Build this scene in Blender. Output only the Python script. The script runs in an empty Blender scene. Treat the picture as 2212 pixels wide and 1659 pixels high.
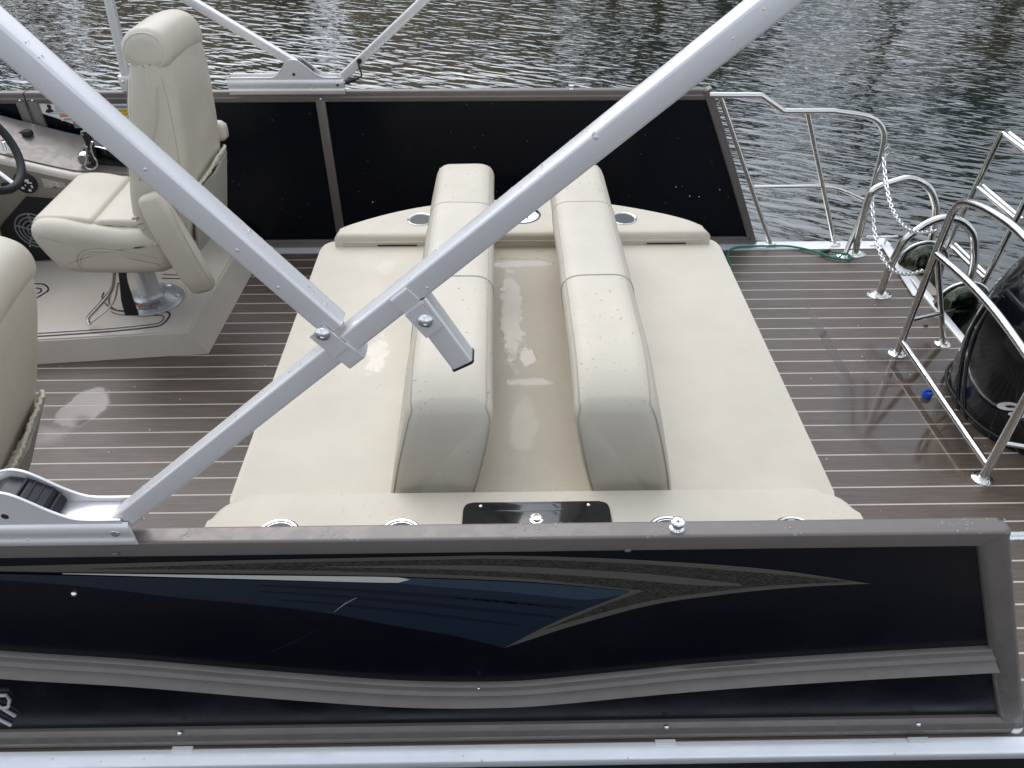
import bpy, bmesh, math, random
from mathutils import Vector, Matrix, noise
R = math.radians
S = bpy.context.scene
random.seed(7)

# ------------------------------------------------------------------ camera
H = 1.8; TH = R(38.8); PS = R(0.9)
F, CX, CY = 1665.0, 1106.0, 829.5            # focal length and centre, in units of a 2212 x 1659 picture
fw = Vector((math.sin(PS)*math.cos(TH), math.cos(PS)*math.cos(TH), -math.sin(TH)))
rt = Vector((math.cos(PS), -math.sin(PS), 0.0)); up = rt.cross(fw)
CAM = Vector((0, 0, H))
cd = bpy.data.cameras.new('camera'); cam = bpy.data.objects.new('camera', cd)
S.collection.objects.link(cam)
cam.matrix_world = Matrix(((rt.x, up.x, -fw.x, 0), (rt.y, up.y, -fw.y, 0), (rt.z, up.z, -fw.z, H), (0, 0, 0, 1)))
cd.sensor_width = 36; cd.lens = 36*F/2212; cd.clip_start = 0.05; cd.clip_end = 900
S.camera = cam
S.render.resolution_x = 1024; S.render.resolution_y = 768

# ------------------------------------------------------------------ light
SUN_EL, SUN_AZ = R(52), R(-22)                # azimuth from +Y towards +X
w = bpy.data.worlds.new('World'); S.world = w; w.use_nodes = True
nt = w.node_tree; nt.nodes.clear()
sky = nt.nodes.new('ShaderNodeTexSky'); sky.sky_type = 'NISHITA'; sky.sun_disc = False
sky.sun_elevation = SUN_EL; sky.sun_rotation = SUN_AZ; sky.dust_density = 4.0; sky.air_density = 1.0; sky.ozone_density = 1.0
hs = nt.nodes.new('ShaderNodeHueSaturation'); hs.inputs['Saturation'].default_value = 0.80
bg = nt.nodes.new('ShaderNodeBackground'); bg.inputs['Strength'].default_value = 0.15
wo = nt.nodes.new('ShaderNodeOutputWorld')
tcn = nt.nodes.new('ShaderNodeTexCoord'); mpn = nt.nodes.new('ShaderNodeMapping'); mpn.inputs['Scale'].default_value = (1, 1, 2.2)
cn = nt.nodes.new('ShaderNodeTexNoise'); cn.inputs['Scale'].default_value = 2.6; cn.inputs['Detail'].default_value = 5; cn.inputs['Roughness'].default_value = .55
cr = nt.nodes.new('ShaderNodeMapRange'); cr.inputs['From Min'].default_value = .36; cr.inputs['From Max'].default_value = .62; cr.inputs['To Min'].default_value = .30; cr.inputs['To Max'].default_value = 1.0
cm = nt.nodes.new('ShaderNodeMix'); cm.data_type = 'RGBA'; cm.inputs[7].default_value = (8.3, 9.1, 10.2, 1)
nt.links.new(tcn.outputs['Generated'], mpn.inputs[0]); nt.links.new(mpn.outputs[0], cn.inputs['Vector']); nt.links.new(cn.outputs[0], cr.inputs[0]); nt.links.new(cr.outputs[0], cm.inputs[0])
nt.links.new(sky.outputs[0], hs.inputs['Color']); nt.links.new(hs.outputs[0], cm.inputs[6])
# the cloud is brightest in front of the hidden sun
dn = nt.nodes.new('ShaderNodeVectorMath'); dn.operation = 'DOT_PRODUCT'
dn.inputs[1].default_value = (math.sin(SUN_AZ)*math.cos(SUN_EL), math.cos(SUN_AZ)*math.cos(SUN_EL), math.sin(SUN_EL))
nt.links.new(tcn.outputs['Generated'], dn.inputs[0])
gm = nt.nodes.new('ShaderNodeMapRange'); gm.interpolation_type = 'SMOOTHSTEP'
for k_, v_ in zip(('From Min', 'From Max', 'To Min', 'To Max'), (.66, 1.0, 1.42, 3.3)): gm.inputs[k_].default_value = v_
nt.links.new(dn.outputs['Value'], gm.inputs[0])
gs = nt.nodes.new('ShaderNodeVectorMath'); gs.operation = 'SCALE'
nt.links.new(cm.outputs[2], gs.inputs[0]); nt.links.new(gm.outputs[0], gs.inputs['Scale']); nt.links.new(gs.outputs[0], bg.inputs[0]); nt.links.new(bg.outputs[0], wo.inputs[0])
sd = bpy.data.lights.new('sun', 'SUN'); sd.energy = 0.5; sd.angle = R(45); sd.color = (1.0, 0.975, 0.94)
so = bpy.data.objects.new('sun', sd); S.collection.objects.link(so)
sdir = Vector((math.sin(SUN_AZ)*math.cos(SUN_EL), math.cos(SUN_AZ)*math.cos(SUN_EL), math.sin(SUN_EL)))
so.rotation_euler = sdir.to_track_quat('Z', 'Y').to_euler()
S.view_settings.view_transform = 'Standard'; S.view_settings.look = 'None'; S.view_settings.gamma = 1
S.view_settings.exposure = -0.72

# ------------------------------------------------------------------ survey helpers: a direction meets a known plane
def _ray(x, y): return fw + rt*((x-CX)/F) - up*((y-CY)/F)
def pz(x, y, z): d = _ray(x, y); return CAM + d*((z-H)/d.z)
def py(x, y, Y): d = _ray(x, y); return CAM + d*(Y/d.y)
def px(x, y, X): d = _ray(x, y); return CAM + d*(X/d.x)

# ------------------------------------------------------------------ materials
def mat(name, col, rough=0.5, metal=0.0, ior=1.5, spec=0.5, coat=0.0, coat_r=0.05, bump=None, var=None, rvar=None, aniso=None):
    """bump=(scale,strength,dist[,detail]); var=(scale, amount); rvar=(scale, lo, hi)"""
    m = bpy.data.materials.new(name); m.use_nodes = True
    n = m.node_tree; b = n.nodes['Principled BSDF']; L = n.links.new
    b.inputs['Base Color'].default_value = (*col, 1); b.inputs['Roughness'].default_value = rough
    b.inputs['Metallic'].default_value = metal; b.inputs['IOR'].default_value = ior
    b.inputs['Specular IOR Level'].default_value = spec
    b.inputs['Coat Weight'].default_value = coat; b.inputs['Coat Roughness'].default_value = coat_r
    g = n.nodes.new('ShaderNodeNewGeometry')
    mp = n.nodes.new('ShaderNodeMapping'); L(g.outputs['Position'], mp.inputs['Vector'])
    if aniso: mp.inputs['Scale'].default_value = aniso
    P = mp.outputs[0]
    m['_p'] = 0
    if var:
        t = n.nodes.new('ShaderNodeTexNoise'); t.inputs['Scale'].default_value = var[0]; t.inputs['Detail'].default_value = 6
        L(P, t.inputs['Vector'])
        mr = n.nodes.new('ShaderNodeMapRange'); mr.inputs['From Min'].default_value = .3; mr.inputs['From Max'].default_value = .7
        mr.inputs['To Min'].default_value = 1-var[1]; mr.inputs['To Max'].default_value = 1+var[1]
        L(t.outputs[0], mr.inputs[0])
        mx = n.nodes.new('ShaderNodeVectorMath'); mx.operation = 'SCALE'; mx.inputs[0].default_value = col
        L(mr.outputs[0], mx.inputs['Scale']); L(mx.outputs[0], b.inputs['Base Color'])
    if rvar:
        t = n.nodes.new('ShaderNodeTexNoise'); t.inputs['Scale'].default_value = rvar[0]; t.inputs['Detail'].default_value = 4
        L(P, t.inputs['Vector'])
        mr = n.nodes.new('ShaderNodeMapRange'); mr.inputs['From Min'].default_value = .35; mr.inputs['From Max'].default_value = .65
        mr.inputs['To Min'].default_value = rvar[1]; mr.inputs['To Max'].default_value = rvar[2]
        L(t.outputs[0], mr.inputs[0]); L(mr.outputs[0], b.inputs['Roughness'])
    if bump:
        t = n.nodes.new('ShaderNodeTexNoise'); t.inputs['Scale'].default_value = bump[0]; t.inputs['Detail'].default_value = bump[3] if len(bump) > 3 else 3
        L(P, t.inputs['Vector'])
        bp = n.nodes.new('ShaderNodeBump'); bp.inputs['Strength'].default_value = bump[1]; bp.inputs['Distance'].default_value = bump[2]
        L(t.outputs[0], bp.inputs['Height']); L(bp.outputs[0], b.inputs['Normal'])
    return m

class G:
    """tiny node-graph helper"""
    def __init__(s, m): s.m = m; s.n = m.node_tree; s.b = s.n.nodes['Principled BSDF']
    def L(s, a, b): s.n.links.new(a, b)
    def pos(s, scale=(1, 1, 1), rot=(0, 0, 0), loc=(0, 0, 0)):
        g = s.n.nodes.new('ShaderNodeNewGeometry'); mp = s.n.nodes.new('ShaderNodeMapping')
        mp.inputs['Scale'].default_value = scale; mp.inputs['Rotation'].default_value = rot; mp.inputs['Location'].default_value = loc
        s.L(g.outputs['Position'], mp.inputs['Vector']); return mp.outputs[0]
    def rpos(s, ang, scale):
        a = s.pos((1, 1, 1), (0, 0, ang)); mp = s.n.nodes.new('ShaderNodeMapping'); mp.inputs['Scale'].default_value = scale; s.L(a, mp.inputs['Vector']); return mp.outputs[0]
    def noise(s, v, sc, det=3, rough=.5, dist=0):
        t = s.n.nodes.new('ShaderNodeTexNoise'); t.inputs['Scale'].default_value = sc; t.inputs['Detail'].default_value = det
        t.inputs['Roughness'].default_value = rough; t.inputs['Distortion'].default_value = dist; s.L(v, t.inputs['Vector']); return t.outputs[0]
    def math(s, op, a, b=None, c=None, clamp=False):
        t = s.n.nodes.new('ShaderNodeMath'); t.operation = op; t.use_clamp = clamp
        for i, v in enumerate((a, b, c)):
            if v is None: continue
            if isinstance(v, (int, float)): t.inputs[i].default_value = v
            else: s.L(v, t.inputs[i])
        return t.outputs[0]
    def rng(s, v, a, b, c=0., d=1., smooth=False):
        t = s.n.nodes.new('ShaderNodeMapRange')
        if smooth: t.interpolation_type = 'SMOOTHSTEP'
        for i, x in zip(('From Min', 'From Max', 'To Min', 'To Max'), (a, b, c, d)): t.inputs[i].default_value = x
        s.L(v, t.inputs[0]); return t.outputs[0]
    def mix(s, f, a, b):
        t = s.n.nodes.new('ShaderNodeMix'); t.data_type = 'RGBA'
        if isinstance(f, (int, float)): t.inputs[0].default_value = f
        else: s.L(f, t.inputs[0])
        for i, v in ((6, a), (7, b)):
            if isinstance(v, tuple): t.inputs[i].default_value = (*v, 1)
            else: s.L(v, t.inputs[i])
        return t.outputs[2]
    def sep(s, v):
        t = s.n.nodes.new('ShaderNodeSeparateXYZ'); s.L(v, t.inputs[0]); return t.outputs
    def bump(s, h, st, dist, base=None):
        t = s.n.nodes.new('ShaderNodeBump'); t.inputs['Strength'].default_value = st; t.inputs['Distance'].default_value = dist
        s.L(h, t.inputs['Height'])
        if base is not None: s.L(base, t.inputs['Normal'])
        return t.outputs[0]
    def voro(s, v, sc, feat='F1', rnd=1.0):
        t = s.n.nodes.new('ShaderNodeTexVoronoi'); t.feature = feat; t.inputs['Scale'].default_value = sc; t.inputs['Randomness'].default_value = rnd
        s.L(v, t.inputs['Vector']); return t
    def blob(s, cx, cy, rx, ry, edge=.25, nsc=9, namp=.9, rot=0.0):
        """1 inside a ragged wet patch lying at cx, cy"""
        v = s.pos(); x, y, z = s.sep(v)
        dx = s.math('DIVIDE', s.math('SUBTRACT', x, cx), rx); dy = s.math('DIVIDE', s.math('SUBTRACT', y, cy), ry)
        d = s.math('SQRT', s.math('ADD', s.math('MULTIPLY', dx, dx), s.math('MULTIPLY', dy, dy)))
        nn = s.math('MULTIPLY', s.math('SUBTRACT', s.noise(v, nsc, 4, .6), .5), namp*2)
        return s.rng(s.math('ADD', d, nn), 1-edge, 1+edge, 1, 0)

M = {}
CREAM = (0.565, 0.51, 0.415)
def vinyl(name, col, wet=()):
    m = mat(name, col, .45, spec=.35); g = G(m); b = g.b
    v = g.pos()
    c = g.mix(g.rng(g.noise(v, 5, 4, .6), .35, .65), tuple(x*.95 for x in col), tuple(min(1, x*1.04) for x in col))
    c = g.mix(g.rng(g.noise(v, 2.3, 5, .65), .5, .8, 0, .25), c, (col[0]*.9, col[1]*.89, col[2]*.93))
    r = g.rng(g.noise(v, 3.5, 4), .3, .7, .38, .55)
    grain = g.noise(v, 900, 2); soft = g.noise(v, 3.2, 2)
    nb = g.bump(grain, .10, .0004)
    nb = g.bump(soft, .35, .012, nb)
    # beads of water: small raised dots, only where the coverage noise is high
    vd = g.voro(v, 95); drop = g.rng(vd.outputs['Distance'], .12, .26, 1, 0, True)
    vs = g.sep(vd.outputs['Color']); keep = g.math('GREATER_THAN', vs[0], .80)
    geo = m.node_tree.nodes.new('ShaderNodeNewGeometry'); nz = g.sep(geo.outputs['Normal'])[2]
    keep = g.math('MULTIPLY', keep, g.math('GREATER_THAN', nz, .35))
    cov = g.rng(g.noise(v, 3.1, 2), .48, .56)
    dm = g.math('MULTIPLY', g.math('MULTIPLY', drop, keep), cov)
    nb = g.bump(dm, .55, .002, nb)
    r = g.math('SUBTRACT', r, g.math('MULTIPLY', dm, .28))
    wsum = None
    for (cx, cy, rx, ry, am) in wet:
        w_ = g.math('MULTIPLY', g.blob(cx, cy, rx, ry, .14, 30, .95), am/.36); w_ = g.math('MULTIPLY', w_, g.math('GREATER_THAN', nz, .8))
        r = g.math('MAXIMUM', g.math('SUBTRACT', r, g.math('MULTIPLY', w_, .36)), .07)
        wsum = w_ if wsum is None else g.math('MAXIMUM', wsum, w_)
        nb = g.bump(w_, .5, .0015, nb)
    if wsum is not None: g.L(g.rng(wsum, 0, 1, .35, .62), b.inputs['Specular IOR Level'])
    g.L(c, b.inputs['Base Color']); g.L(r, b.inputs['Roughness']); g.L(nb, b.inputs['Normal'])
    return m
M['vinyl'] = vinyl('cream_vinyl', CREAM)
M['pad'] = vinyl('pad_vinyl', CREAM, [(-.362, 1.80, .030, .085, .25), (-.39, 2.31, .028, .045, .18)])
M['midpad'] = vinyl('shaded_middle_pad_vinyl', (0.50, .445, .345), [(.06, 2.34, .12, .03, .34), (.030, 2.02, .035, .26, .28), (.070, 1.80, .025, .05, .36), (.085, 1.68, .07, .018, .30), (.05, 1.50, .04, .10, .12)])  # cream vinyl darkened in its colour to carry the shade between the backrests
M['vinyl_shade'] = vinyl('taupe_vinyl', (0.52, .47, .36))
# patterned band of the backrests
m = vinyl('textured_vinyl', (0.57, .515, .43)); g = G(m)
v = g.pos((1, 1, 1)); vv = g.voro(v, 60); old = g.b.inputs['Normal'].links[0].from_socket
x_, y_, z_ = g.sep(v)
wv = g.math('MULTIPLY', g.math('SINE', g.math('MULTIPLY', g.math('ADD', x_, y_), 420)), g.math('SINE', g.math('MULTIPLY', g.math('SUBTRACT', y_, x_), 300)))
g.L(g.bump(wv, .22, .0008, old), g.b.inputs['Normal']); M['weave'] = m
M['seam'] = mat('seam_thread', (.40, .37, .30), .7)
M['piping'] = mat('piping', (.60, .56, .46), .45)
M['gelcoat'] = mat('gelcoat', (.56, .50, .425), .28, var=(4, .05), bump=(260, .12, .0006))
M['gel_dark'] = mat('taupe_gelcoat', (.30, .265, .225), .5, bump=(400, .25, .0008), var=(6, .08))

def powder(name, col, r=.33):
    m = mat(name, col, r); g = G(m); v = g.pos()
    c = g.mix(g.rng(g.noise(v, 700, 2), .3, .7), tuple(x*.92 for x in col), tuple(x*1.08 for x in col))
    c = g.mix(g.rng(g.noise(v, 9, 5, .65), .4, .7), c, tuple(x*.9 for x in col))
    g.L(c, g.b.inputs['Base Color'])
    rr = g.rng(g.noise(v, 30, 3, .6), .47, .55, .40, .28); g.L(rr, g.b.inputs['Roughness'])
    g.L(g.bump(g.noise(v, 500, 2), .12, .0004), g.b.inputs['Normal'])
    g.b.inputs['Metallic'].default_value = .25
    return m
M['bronze'] = powder('bronze_paint', (.172, .151, .138))
M['bronze_far'] = M['bronze']
M['dash'] = powder('dash_grey', (.20, .175, .16), .5)
m = mat('black_panel', (.0018, .0035, .009), .22, spec=.20); g = G(m); v = g.pos()
g.L(g.bump(g.noise(v, 26, 3, .6), .05, .003), g.b.inputs['Normal'])
sp = g.voro(v, 30); sk = g.math('GREATER_THAN', g.sep(sp.outputs['Color'])[1], .93); sdot = g.rng(sp.outputs['Distance'], .03, .06, 1, 0)
sc = g.math('MULTIPLY', g.rng(g.noise(v, 6, 6, .75), .60, .8, 0, .35), g.rng(g.noise(v, 160, 2), .45, .6))
c = g.mix(g.math('MULTIPLY', sk, sdot), (.0035, .0045, .008), (.28, .30, .32)); c = g.mix(g.math('MULTIPLY', sc, .3), c, (.05, .055, .065))
g.L(c, g.b.inputs['Base Color']); g.L(g.rng(g.noise(v, 5, 4), .35, .7, .16, .34), g.b.inputs['Roughness']); M['panel'] = m
def alu(name, col, rough, lo, hi):
    m = mat(name, col, rough, .45); g = G(m); v = g.pos((2, 2, 2)); 
    g.L(g.rng(g.noise(v, 6, 5, .6), .3, .7, lo, hi), g.b.inputs['Roughness'])
    g.L(g.mix(g.rng(g.noise(v, 3, 4), .4, .7), col, tuple(x*.93 for x in col)), g.b.inputs['Base Color'])
    v2 = g.pos()
    vd = g.voro(v2, 70); drop = g.rng(vd.outputs['Distance'], .1, .22, 1, 0, True); keep = g.math('GREATER_THAN', g.sep(vd.outputs['Color'])[0], .95)
    nb = g.bump(g.noise(v2, 600, 2), .05, .0003); nb = g.bump(g.math('MULTIPLY', drop, keep), .6, .002, nb)
    g.L(nb, g.b.inputs['Normal']); return m
M['alu'] = alu('satin_aluminium', (.80, .785, .785), .3, .24, .38)
M['alu_edge'] = alu('deck_edge_aluminium', (.90, .91, .92), .3, .28, .42)
M['steel'] = mat('polished_steel', (.72, .70, .66), .08, 1.0, bump=(140, .10, .001), rvar=(30, .05, .16))
M['steel_wet'] = mat('wet_polished_steel', (.76, .75, .73), .10, 1.0, bump=(190, .45, .0016, 2), rvar=(40, .06, .2))
M['cast'] = mat('satin_cast_alloy', (.58, .60, .61), .38, .55, var=(9, .04))
M['chrome'] = mat('chrome', (.82, .82, .83), .06, 1.0)
M['zinc'] = mat('galvanised_chain', (.80, .80, .80), .25, 1.0)
M['blackplastic'] = mat('black_plastic', (.012, .013, .016), .38, bump=(300, .15, .0005))
M['rubber'] = mat('rubber', (.01, .01, .012), .6)
M['gloss_black'] = mat('gloss_black_cowl', (.004, .005, .007), .10, coat=.5, coat_r=.03, bump=(9, .22, .008), rvar=(6, .06, .22))
M['white'] = mat('white_print', (.74, .74, .72), .4)
M['grey_print'] = mat('grey_print', (.22, .23, .24), .35)
M['orange'] = mat('orange_print', (.78, .16, .03), .4)
M['yellow'] = mat('yellow_print', (.80, .55, .03), .4)
M['ink'] = mat('black_ink', (.015, .015, .018), .5)
M['purple'] = mat('violet_black_inlay', (.020, .012, .035), .5)
M['red'] = mat('red_button', (.6, .05, .07), .35)
M['green'] = mat('green_cord', (.015, .20, .13), .5, bump=(900, .6, .001))
M['blue'] = mat('blue_plastic', (.01, .10, .62), .3)
M['mesh'] = mat('beige_mesh', (.40, .37, .31), .8, bump=(1500, .9, .002))
M['khaki'] = mat('khaki_vinyl_graphic', (.088, .081, .067), .3)
M['navy'] = mat('navy_graphic', (.008, .016, .029), .25)
M['navyd'] = mat('dark_navy_graphic', (.004, .007, .015), .25)
M['steelblue'] = mat('steel_blue_graphic', (.024, .044, .068), .25)
M['pale'] = mat('pale_graphic', (.50, .50, .46), .3)
m = mat('carbon_graphic', (.02, .02, .018), .35); g = G(m); v = g.pos((1, 1, 1.6))
ch = m.node_tree.nodes.new('ShaderNodeTexChecker'); ch.inputs['Scale'].default_value = 150; g.L(v, ch.inputs['Vector'])
g.L(g.mix(g.math('MULTIPLY', ch.outputs['Fac'], g.rng(g.noise(v, 120, 2), .35, .6)), (.015, .015, .014), (.066, .061, .051)), g.b.inputs['Base Color']); M['carbon'] = m

# deck flooring
SEAM0, PITCH = .9536, .0741
m = mat('woven_teak_vinyl', (.1, .08, .07), .4); g = G(m); v = g.pos(); x, y, z = g.sep(v)
ph = g.math('FRACT', g.math('ADD', g.math('DIVIDE', g.math('SUBTRACT', y, SEAM0), PITCH), .5))
ds = g.math('MULTIPLY', g.math('ABSOLUTE', g.math('SUBTRACT', ph, .5)), PITCH)
seam = g.rng(ds, .0022, .0032, 1, 0)
pid = g.math('FLOOR', g.math('ADD', g.math('DIVIDE', g.math('SUBTRACT', y, SEAM0), PITCH), 20))
cb = m.node_tree.nodes.new('ShaderNodeCombineXYZ'); g.L(x, cb.inputs[0]); g.L(g.math('MULTIPLY', y, 22), cb.inputs[1]); g.L(g.math('MULTIPLY', pid, 3.7), cb.inputs[2])
gr = g.noise(cb.outputs[0], 7, 6, .7)
cb2 = m.node_tree.nodes.new('ShaderNodeCombineXYZ'); g.L(g.math('MULTIPLY', x, .6), cb2.inputs[0]); g.L(g.math('MULTIPLY', y, 60), cb2.inputs[1]); g.L(g.math('MULTIPLY', pid, 1.3), cb2.inputs[2])
gr2 = g.noise(cb2.outputs[0], 9, 4, .7)
c = g.mix(g.rng(gr, .32, .68), (.062, .041, .028), (.126, .092, .070))
c = g.mix(g.math('MULTIPLY', g.rng(gr2, .45, .65), .6), c, (.075, .055, .043))
wov = g.math('MULTIPLY', g.math('SINE', g.math('MULTIPLY', x, 2200)), g.math('SINE', g.math('MULTIPLY', y, 2200)))
c = g.mix(seam, c, (.47, .44, .38))
puds = [(-1.505, 2.125, .080, .115, .16, 11), (-1.62, 1.98, .12, .05, .9, 9), (1.40, 2.02, .22, .26, .30, 5), (1.58, 2.35, .18, .16, .2, 7), (1.3, 2.45, .02, .3, .2, 12)]
r = g.rng(g.noise(v, 4, 4, .6), .35, .7, .30, .46)
wetm = None
for (cx, cy, rx, ry, ed, ns) in puds:
    q = g.blob(cx, cy, rx, ry, ed*.5, ns, .45); wetm = q if wetm is None else g.math('MAXIMUM', wetm, q)
c = g.mix(g.math('MULTIPLY', wetm, .55), c, (.055, .038, .028))
r = g.math('SUBTRACT', r, g.math('MULTIPLY', wetm, .27)); r = g.math('MAXIMUM', r, .035)
# lime spots
sp = g.voro(v, 16); spk = g.math('MULTIPLY', g.math('GREATER_THAN', g.sep(sp.outputs['Color'])[2], .86), g.rng(sp.outputs['Distance'], .03, .05, 1, 0))
c = g.mix(spk, c, (.5, .5, .5))
g.L(c, g.b.inputs['Base Color']); g.L(r, g.b.inputs['Roughness'])
dry = g.math('SUBTRACT', 1.0, wetm)
hb = g.math('ADD', g.math('MULTIPLY', g.math('ADD', g.math('MULTIPLY', wov, .5), gr2), dry), g.math('MULTIPLY', seam, .3))
g.L(g.bump(hb, .35, .0006), g.b.inputs['Normal']); g.b.inputs['Specular IOR Level'].default_value = .65
M['deck'] = m

# water
m = mat('lake_water', (.020, .024, .018), .02, ior=2.1, spec=.7); g = G(m)
va = g.rpos(R(25), (1.0, 3.2, 1)); vb = g.rpos(R(-10), (1, 2.4, 1))
n1 = g.noise(va, 3.1, 1.5, .45, .3); n2 = g.noise(vb, 1.9, 1, .5, .2); n4 = g.noise(va, 7.5, 1, .5, .1); n3 = g.noise(g.pos((1, 1.4, 1), (0, 0, R(10))), .35, 2)
amp = g.rng(n3, .35, .65, .6, 1.15)
hgt = g.math('MULTIPLY', g.math('ADD', g.math('ADD', n1, g.math('MULTIPLY', n2, .8)), g.math('MULTIPLY', n4, .16)), amp)
g.L(g.bump(hgt, 1.0, .021), g.b.inputs['Normal'])
g.L(g.mix(g.rng(g.noise(g.pos(), .25, 3), .4, .62), (.014, .020, .016), (.032, .028, .018)), g.b.inputs['Base Color'])
M['water'] = m
M['grass'] = mat('bank_grass', (.05, .07, .03), .9, var=(1.2, .4))
M['leaf'] = mat('leaves', (.035, .055, .022), .6, var=(.9, .5))
M['bark'] = mat('bark', (.08, .06, .045), .9, bump=(12, .6, .02))
M['stucco'] = mat('tan_stucco', (.46, .34, .21), .8, var=(1, .1))
M['roof'] = mat('roof_tiles', (.12, .09, .075), .8, bump=(6, .5, .05))
M['glass'] = mat('window_glass', (.03, .04, .05), .05)
M['concrete'] = mat('dock_boards', (.11, .095, .088), .8, var=(5, .15), bump=(60, .4, .002))

# ------------------------------------------------------------------ object helpers
COL = S.collection
def meta(o, label=None, cat=None, group=None, kind=None):
    for k, v_ in (('label', label), ('category', cat), ('group', group), ('kind', kind)):
        if v_: o[k] = v_
    return o
def thing(name, label, cat, loc=(0, 0, 0), group=None):
    o = bpy.data.objects.new(name, None); o.empty_display_size = .05; COL.objects.link(o); o.location = loc
    o['_l'] = list(loc); return meta(o, label, cat, group)
def obj(name, bm, m, parent=None, smooth=None, label=None):
    if isinstance(bm, bpy.types.Mesh): me = bm
    else:
        bmesh.ops.remove_doubles(bm, verts=bm.verts, dist=1e-6)
        bmesh.ops.recalc_face_normals(bm, faces=bm.faces)
        me = bpy.data.meshes.new(name); bm.to_mesh(me); bm.free()
    if smooth is not None:
        me.polygons.foreach_set('use_smooth', [True]*len(me.polygons))
        if smooth < 179:
            me.set_sharp_from_angle(angle=R(smooth))
    me.materials.clear()
    me.materials.append(M[m] if isinstance(m, str) else m)
    o = bpy.data.objects.new(name, me); COL.objects.link(o)
    if parent is not None:
        o.parent = parent
        if parent.type == 'EMPTY': o.matrix_parent_inverse = Matrix.Translation(Vector(parent['_l'])).inverted()
    if label: o['label'] = label
    return o
def copy_tree(o, parent=None):
    c = o.copy(); COL.objects.link(c)
    if parent is not None:
        inv = o.matrix_parent_inverse.copy(); c.parent = parent; c.matrix_parent_inverse = inv
    for ch in [k for k in S.objects if k.parent == o]: copy_tree(ch, c)
    return c

def V(*a): return Vector(a)
def box(bm, a, b, bev=0, seg=2, mtx=None):
    r_ = bmesh.ops.create_cube(bm, size=1); vs = r_['verts']
    for v_ in vs: v_.co = Vector(((a[0]+b[0])/2+v_.co.x*(b[0]-a[0]), (a[1]+b[1])/2+v_.co.y*(b[1]-a[1]), (a[2]+b[2])/2+v_.co.z*(b[2]-a[2])))
    if bev:
        es = list({e for v_ in vs for e in v_.link_edges})
        r2 = bmesh.ops.bevel(bm, geom=es, offset=bev, segments=seg, profile=.5, affect='EDGES', clamp_overlap=True)
        vs = list({v_ for f_ in r2['faces'] for v_ in f_.verts} | {v_ for v_ in vs if v_.is_valid})
    if mtx is not None:
        for v_ in vs: v_.co = mtx @ v_.co
    return vs
def nbox(a, b, bev=0, seg=2, mtx=None):
    bm = bmesh.new(); box(bm, a, b, bev, seg, mtx); return bm
def roundpoly(pts, r, n=5):
    """2-D polygon with its corners rounded; r is a number or a list"""
    out = []; N = len(pts)
    for i in range(N):
        p = Vector(pts[i]); a = Vector(pts[i-1]); b = Vector(pts[(i+1) % N]); rr = r[i] if isinstance(r, (list, tuple)) else r
        u = (a-p); w_ = (b-p); lu, lw = u.length, w_.length
        if rr <= 1e-6 or lu < 1e-6 or lw < 1e-6: out.append(p); continue
        u /= lu; w_ /= lw; ang = u.angle(w_)
        d = min(rr/math.tan(ang/2), lu*.49, lw*.49)
        s_, e_ = p+u*d, p+w_*d
        for k in range(n+1):
            t = k/n; out.append(s_*(1-t)**2+p*2*t*(1-t)+e_*t*t)
    return out
def extrude(pts, axis, a, b, bev=0, seg=3, bm=None):
    """closed 2-D outline extruded along an axis ('x','y','z') from a to b, its two end rims bevelled"""
    bm = bm or bmesh.new()
    def P3(p, t): return {'y': (p[0], t, p[1]), 'x': (t, p[0], p[1]), 'z': (p[0], p[1], t)}[axis]
    va = [bm.verts.new(P3(p, a)) for p in pts]; vb = [bm.verts.new(P3(p, b)) for p in pts]
    fa = bm.faces.new(va); fb = bm.faces.new(list(reversed(vb)))
    N = len(pts)
    for i in range(N): bm.faces.new((va[i], vb[i], vb[(i+1) % N], va[(i+1) % N]))
    if bev:
        es = list(fa.edges)+list(fb.edges)
        bmesh.ops.bevel(bm, geom=es, offset=bev, segments=seg, profile=.5, affect='EDGES', clamp_overlap=True)
    return bm
def bend(pts, r, n=6, closed=False):
    pts = [Vector(p) for p in pts]; out = []; N = len(pts)
    for i in range(N):
        if not closed and (i == 0 or i == N-1): out.append(pts[i]); continue
        p = pts[i]; a = pts[i-1]; b = pts[(i+1) % N]; u = a-p; w_ = b-p; lu, lw = u.length, w_.length; u.normalize(); w_.normalize()
        ang = u.angle(w_)
        if ang > 3.1: out.append(p); continue
        rr = r[i] if isinstance(r, (list, tuple)) else r
        d = min(rr/math.tan(ang/2), lu*.48, lw*.48)
        for k in range(n+1):
            t = k/n; out.append((p+u*d)*(1-t)**2+p*2*t*(1-t)+(p+w_*d)*t*t)
    return out
def smooth_path(pts, n=6, closed=False):
    pts = [Vector(p) for p in pts]; N = len(pts); out = []
    rngN = N if closed else N-1
    for i in range(rngN):
        p0 = pts[i-1] if (closed or i > 0) else pts[0]*2-pts[1]
        p1 = pts[i]; p2 = pts[(i+1) % N]; p3 = pts[(i+2) % N] if (closed or i+2 < N) else pts[-1]*2-pts[-2]
        for k in range(n):
            t = k/n
            out.append(.5*((2*p1)+(p2-p0)*t+(2*p0-5*p1+4*p2-p3)*t*t+(3*p1-p0-3*p2+p3)*t**3))
    if not closed: out.append(pts[-1])
    return out
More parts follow.
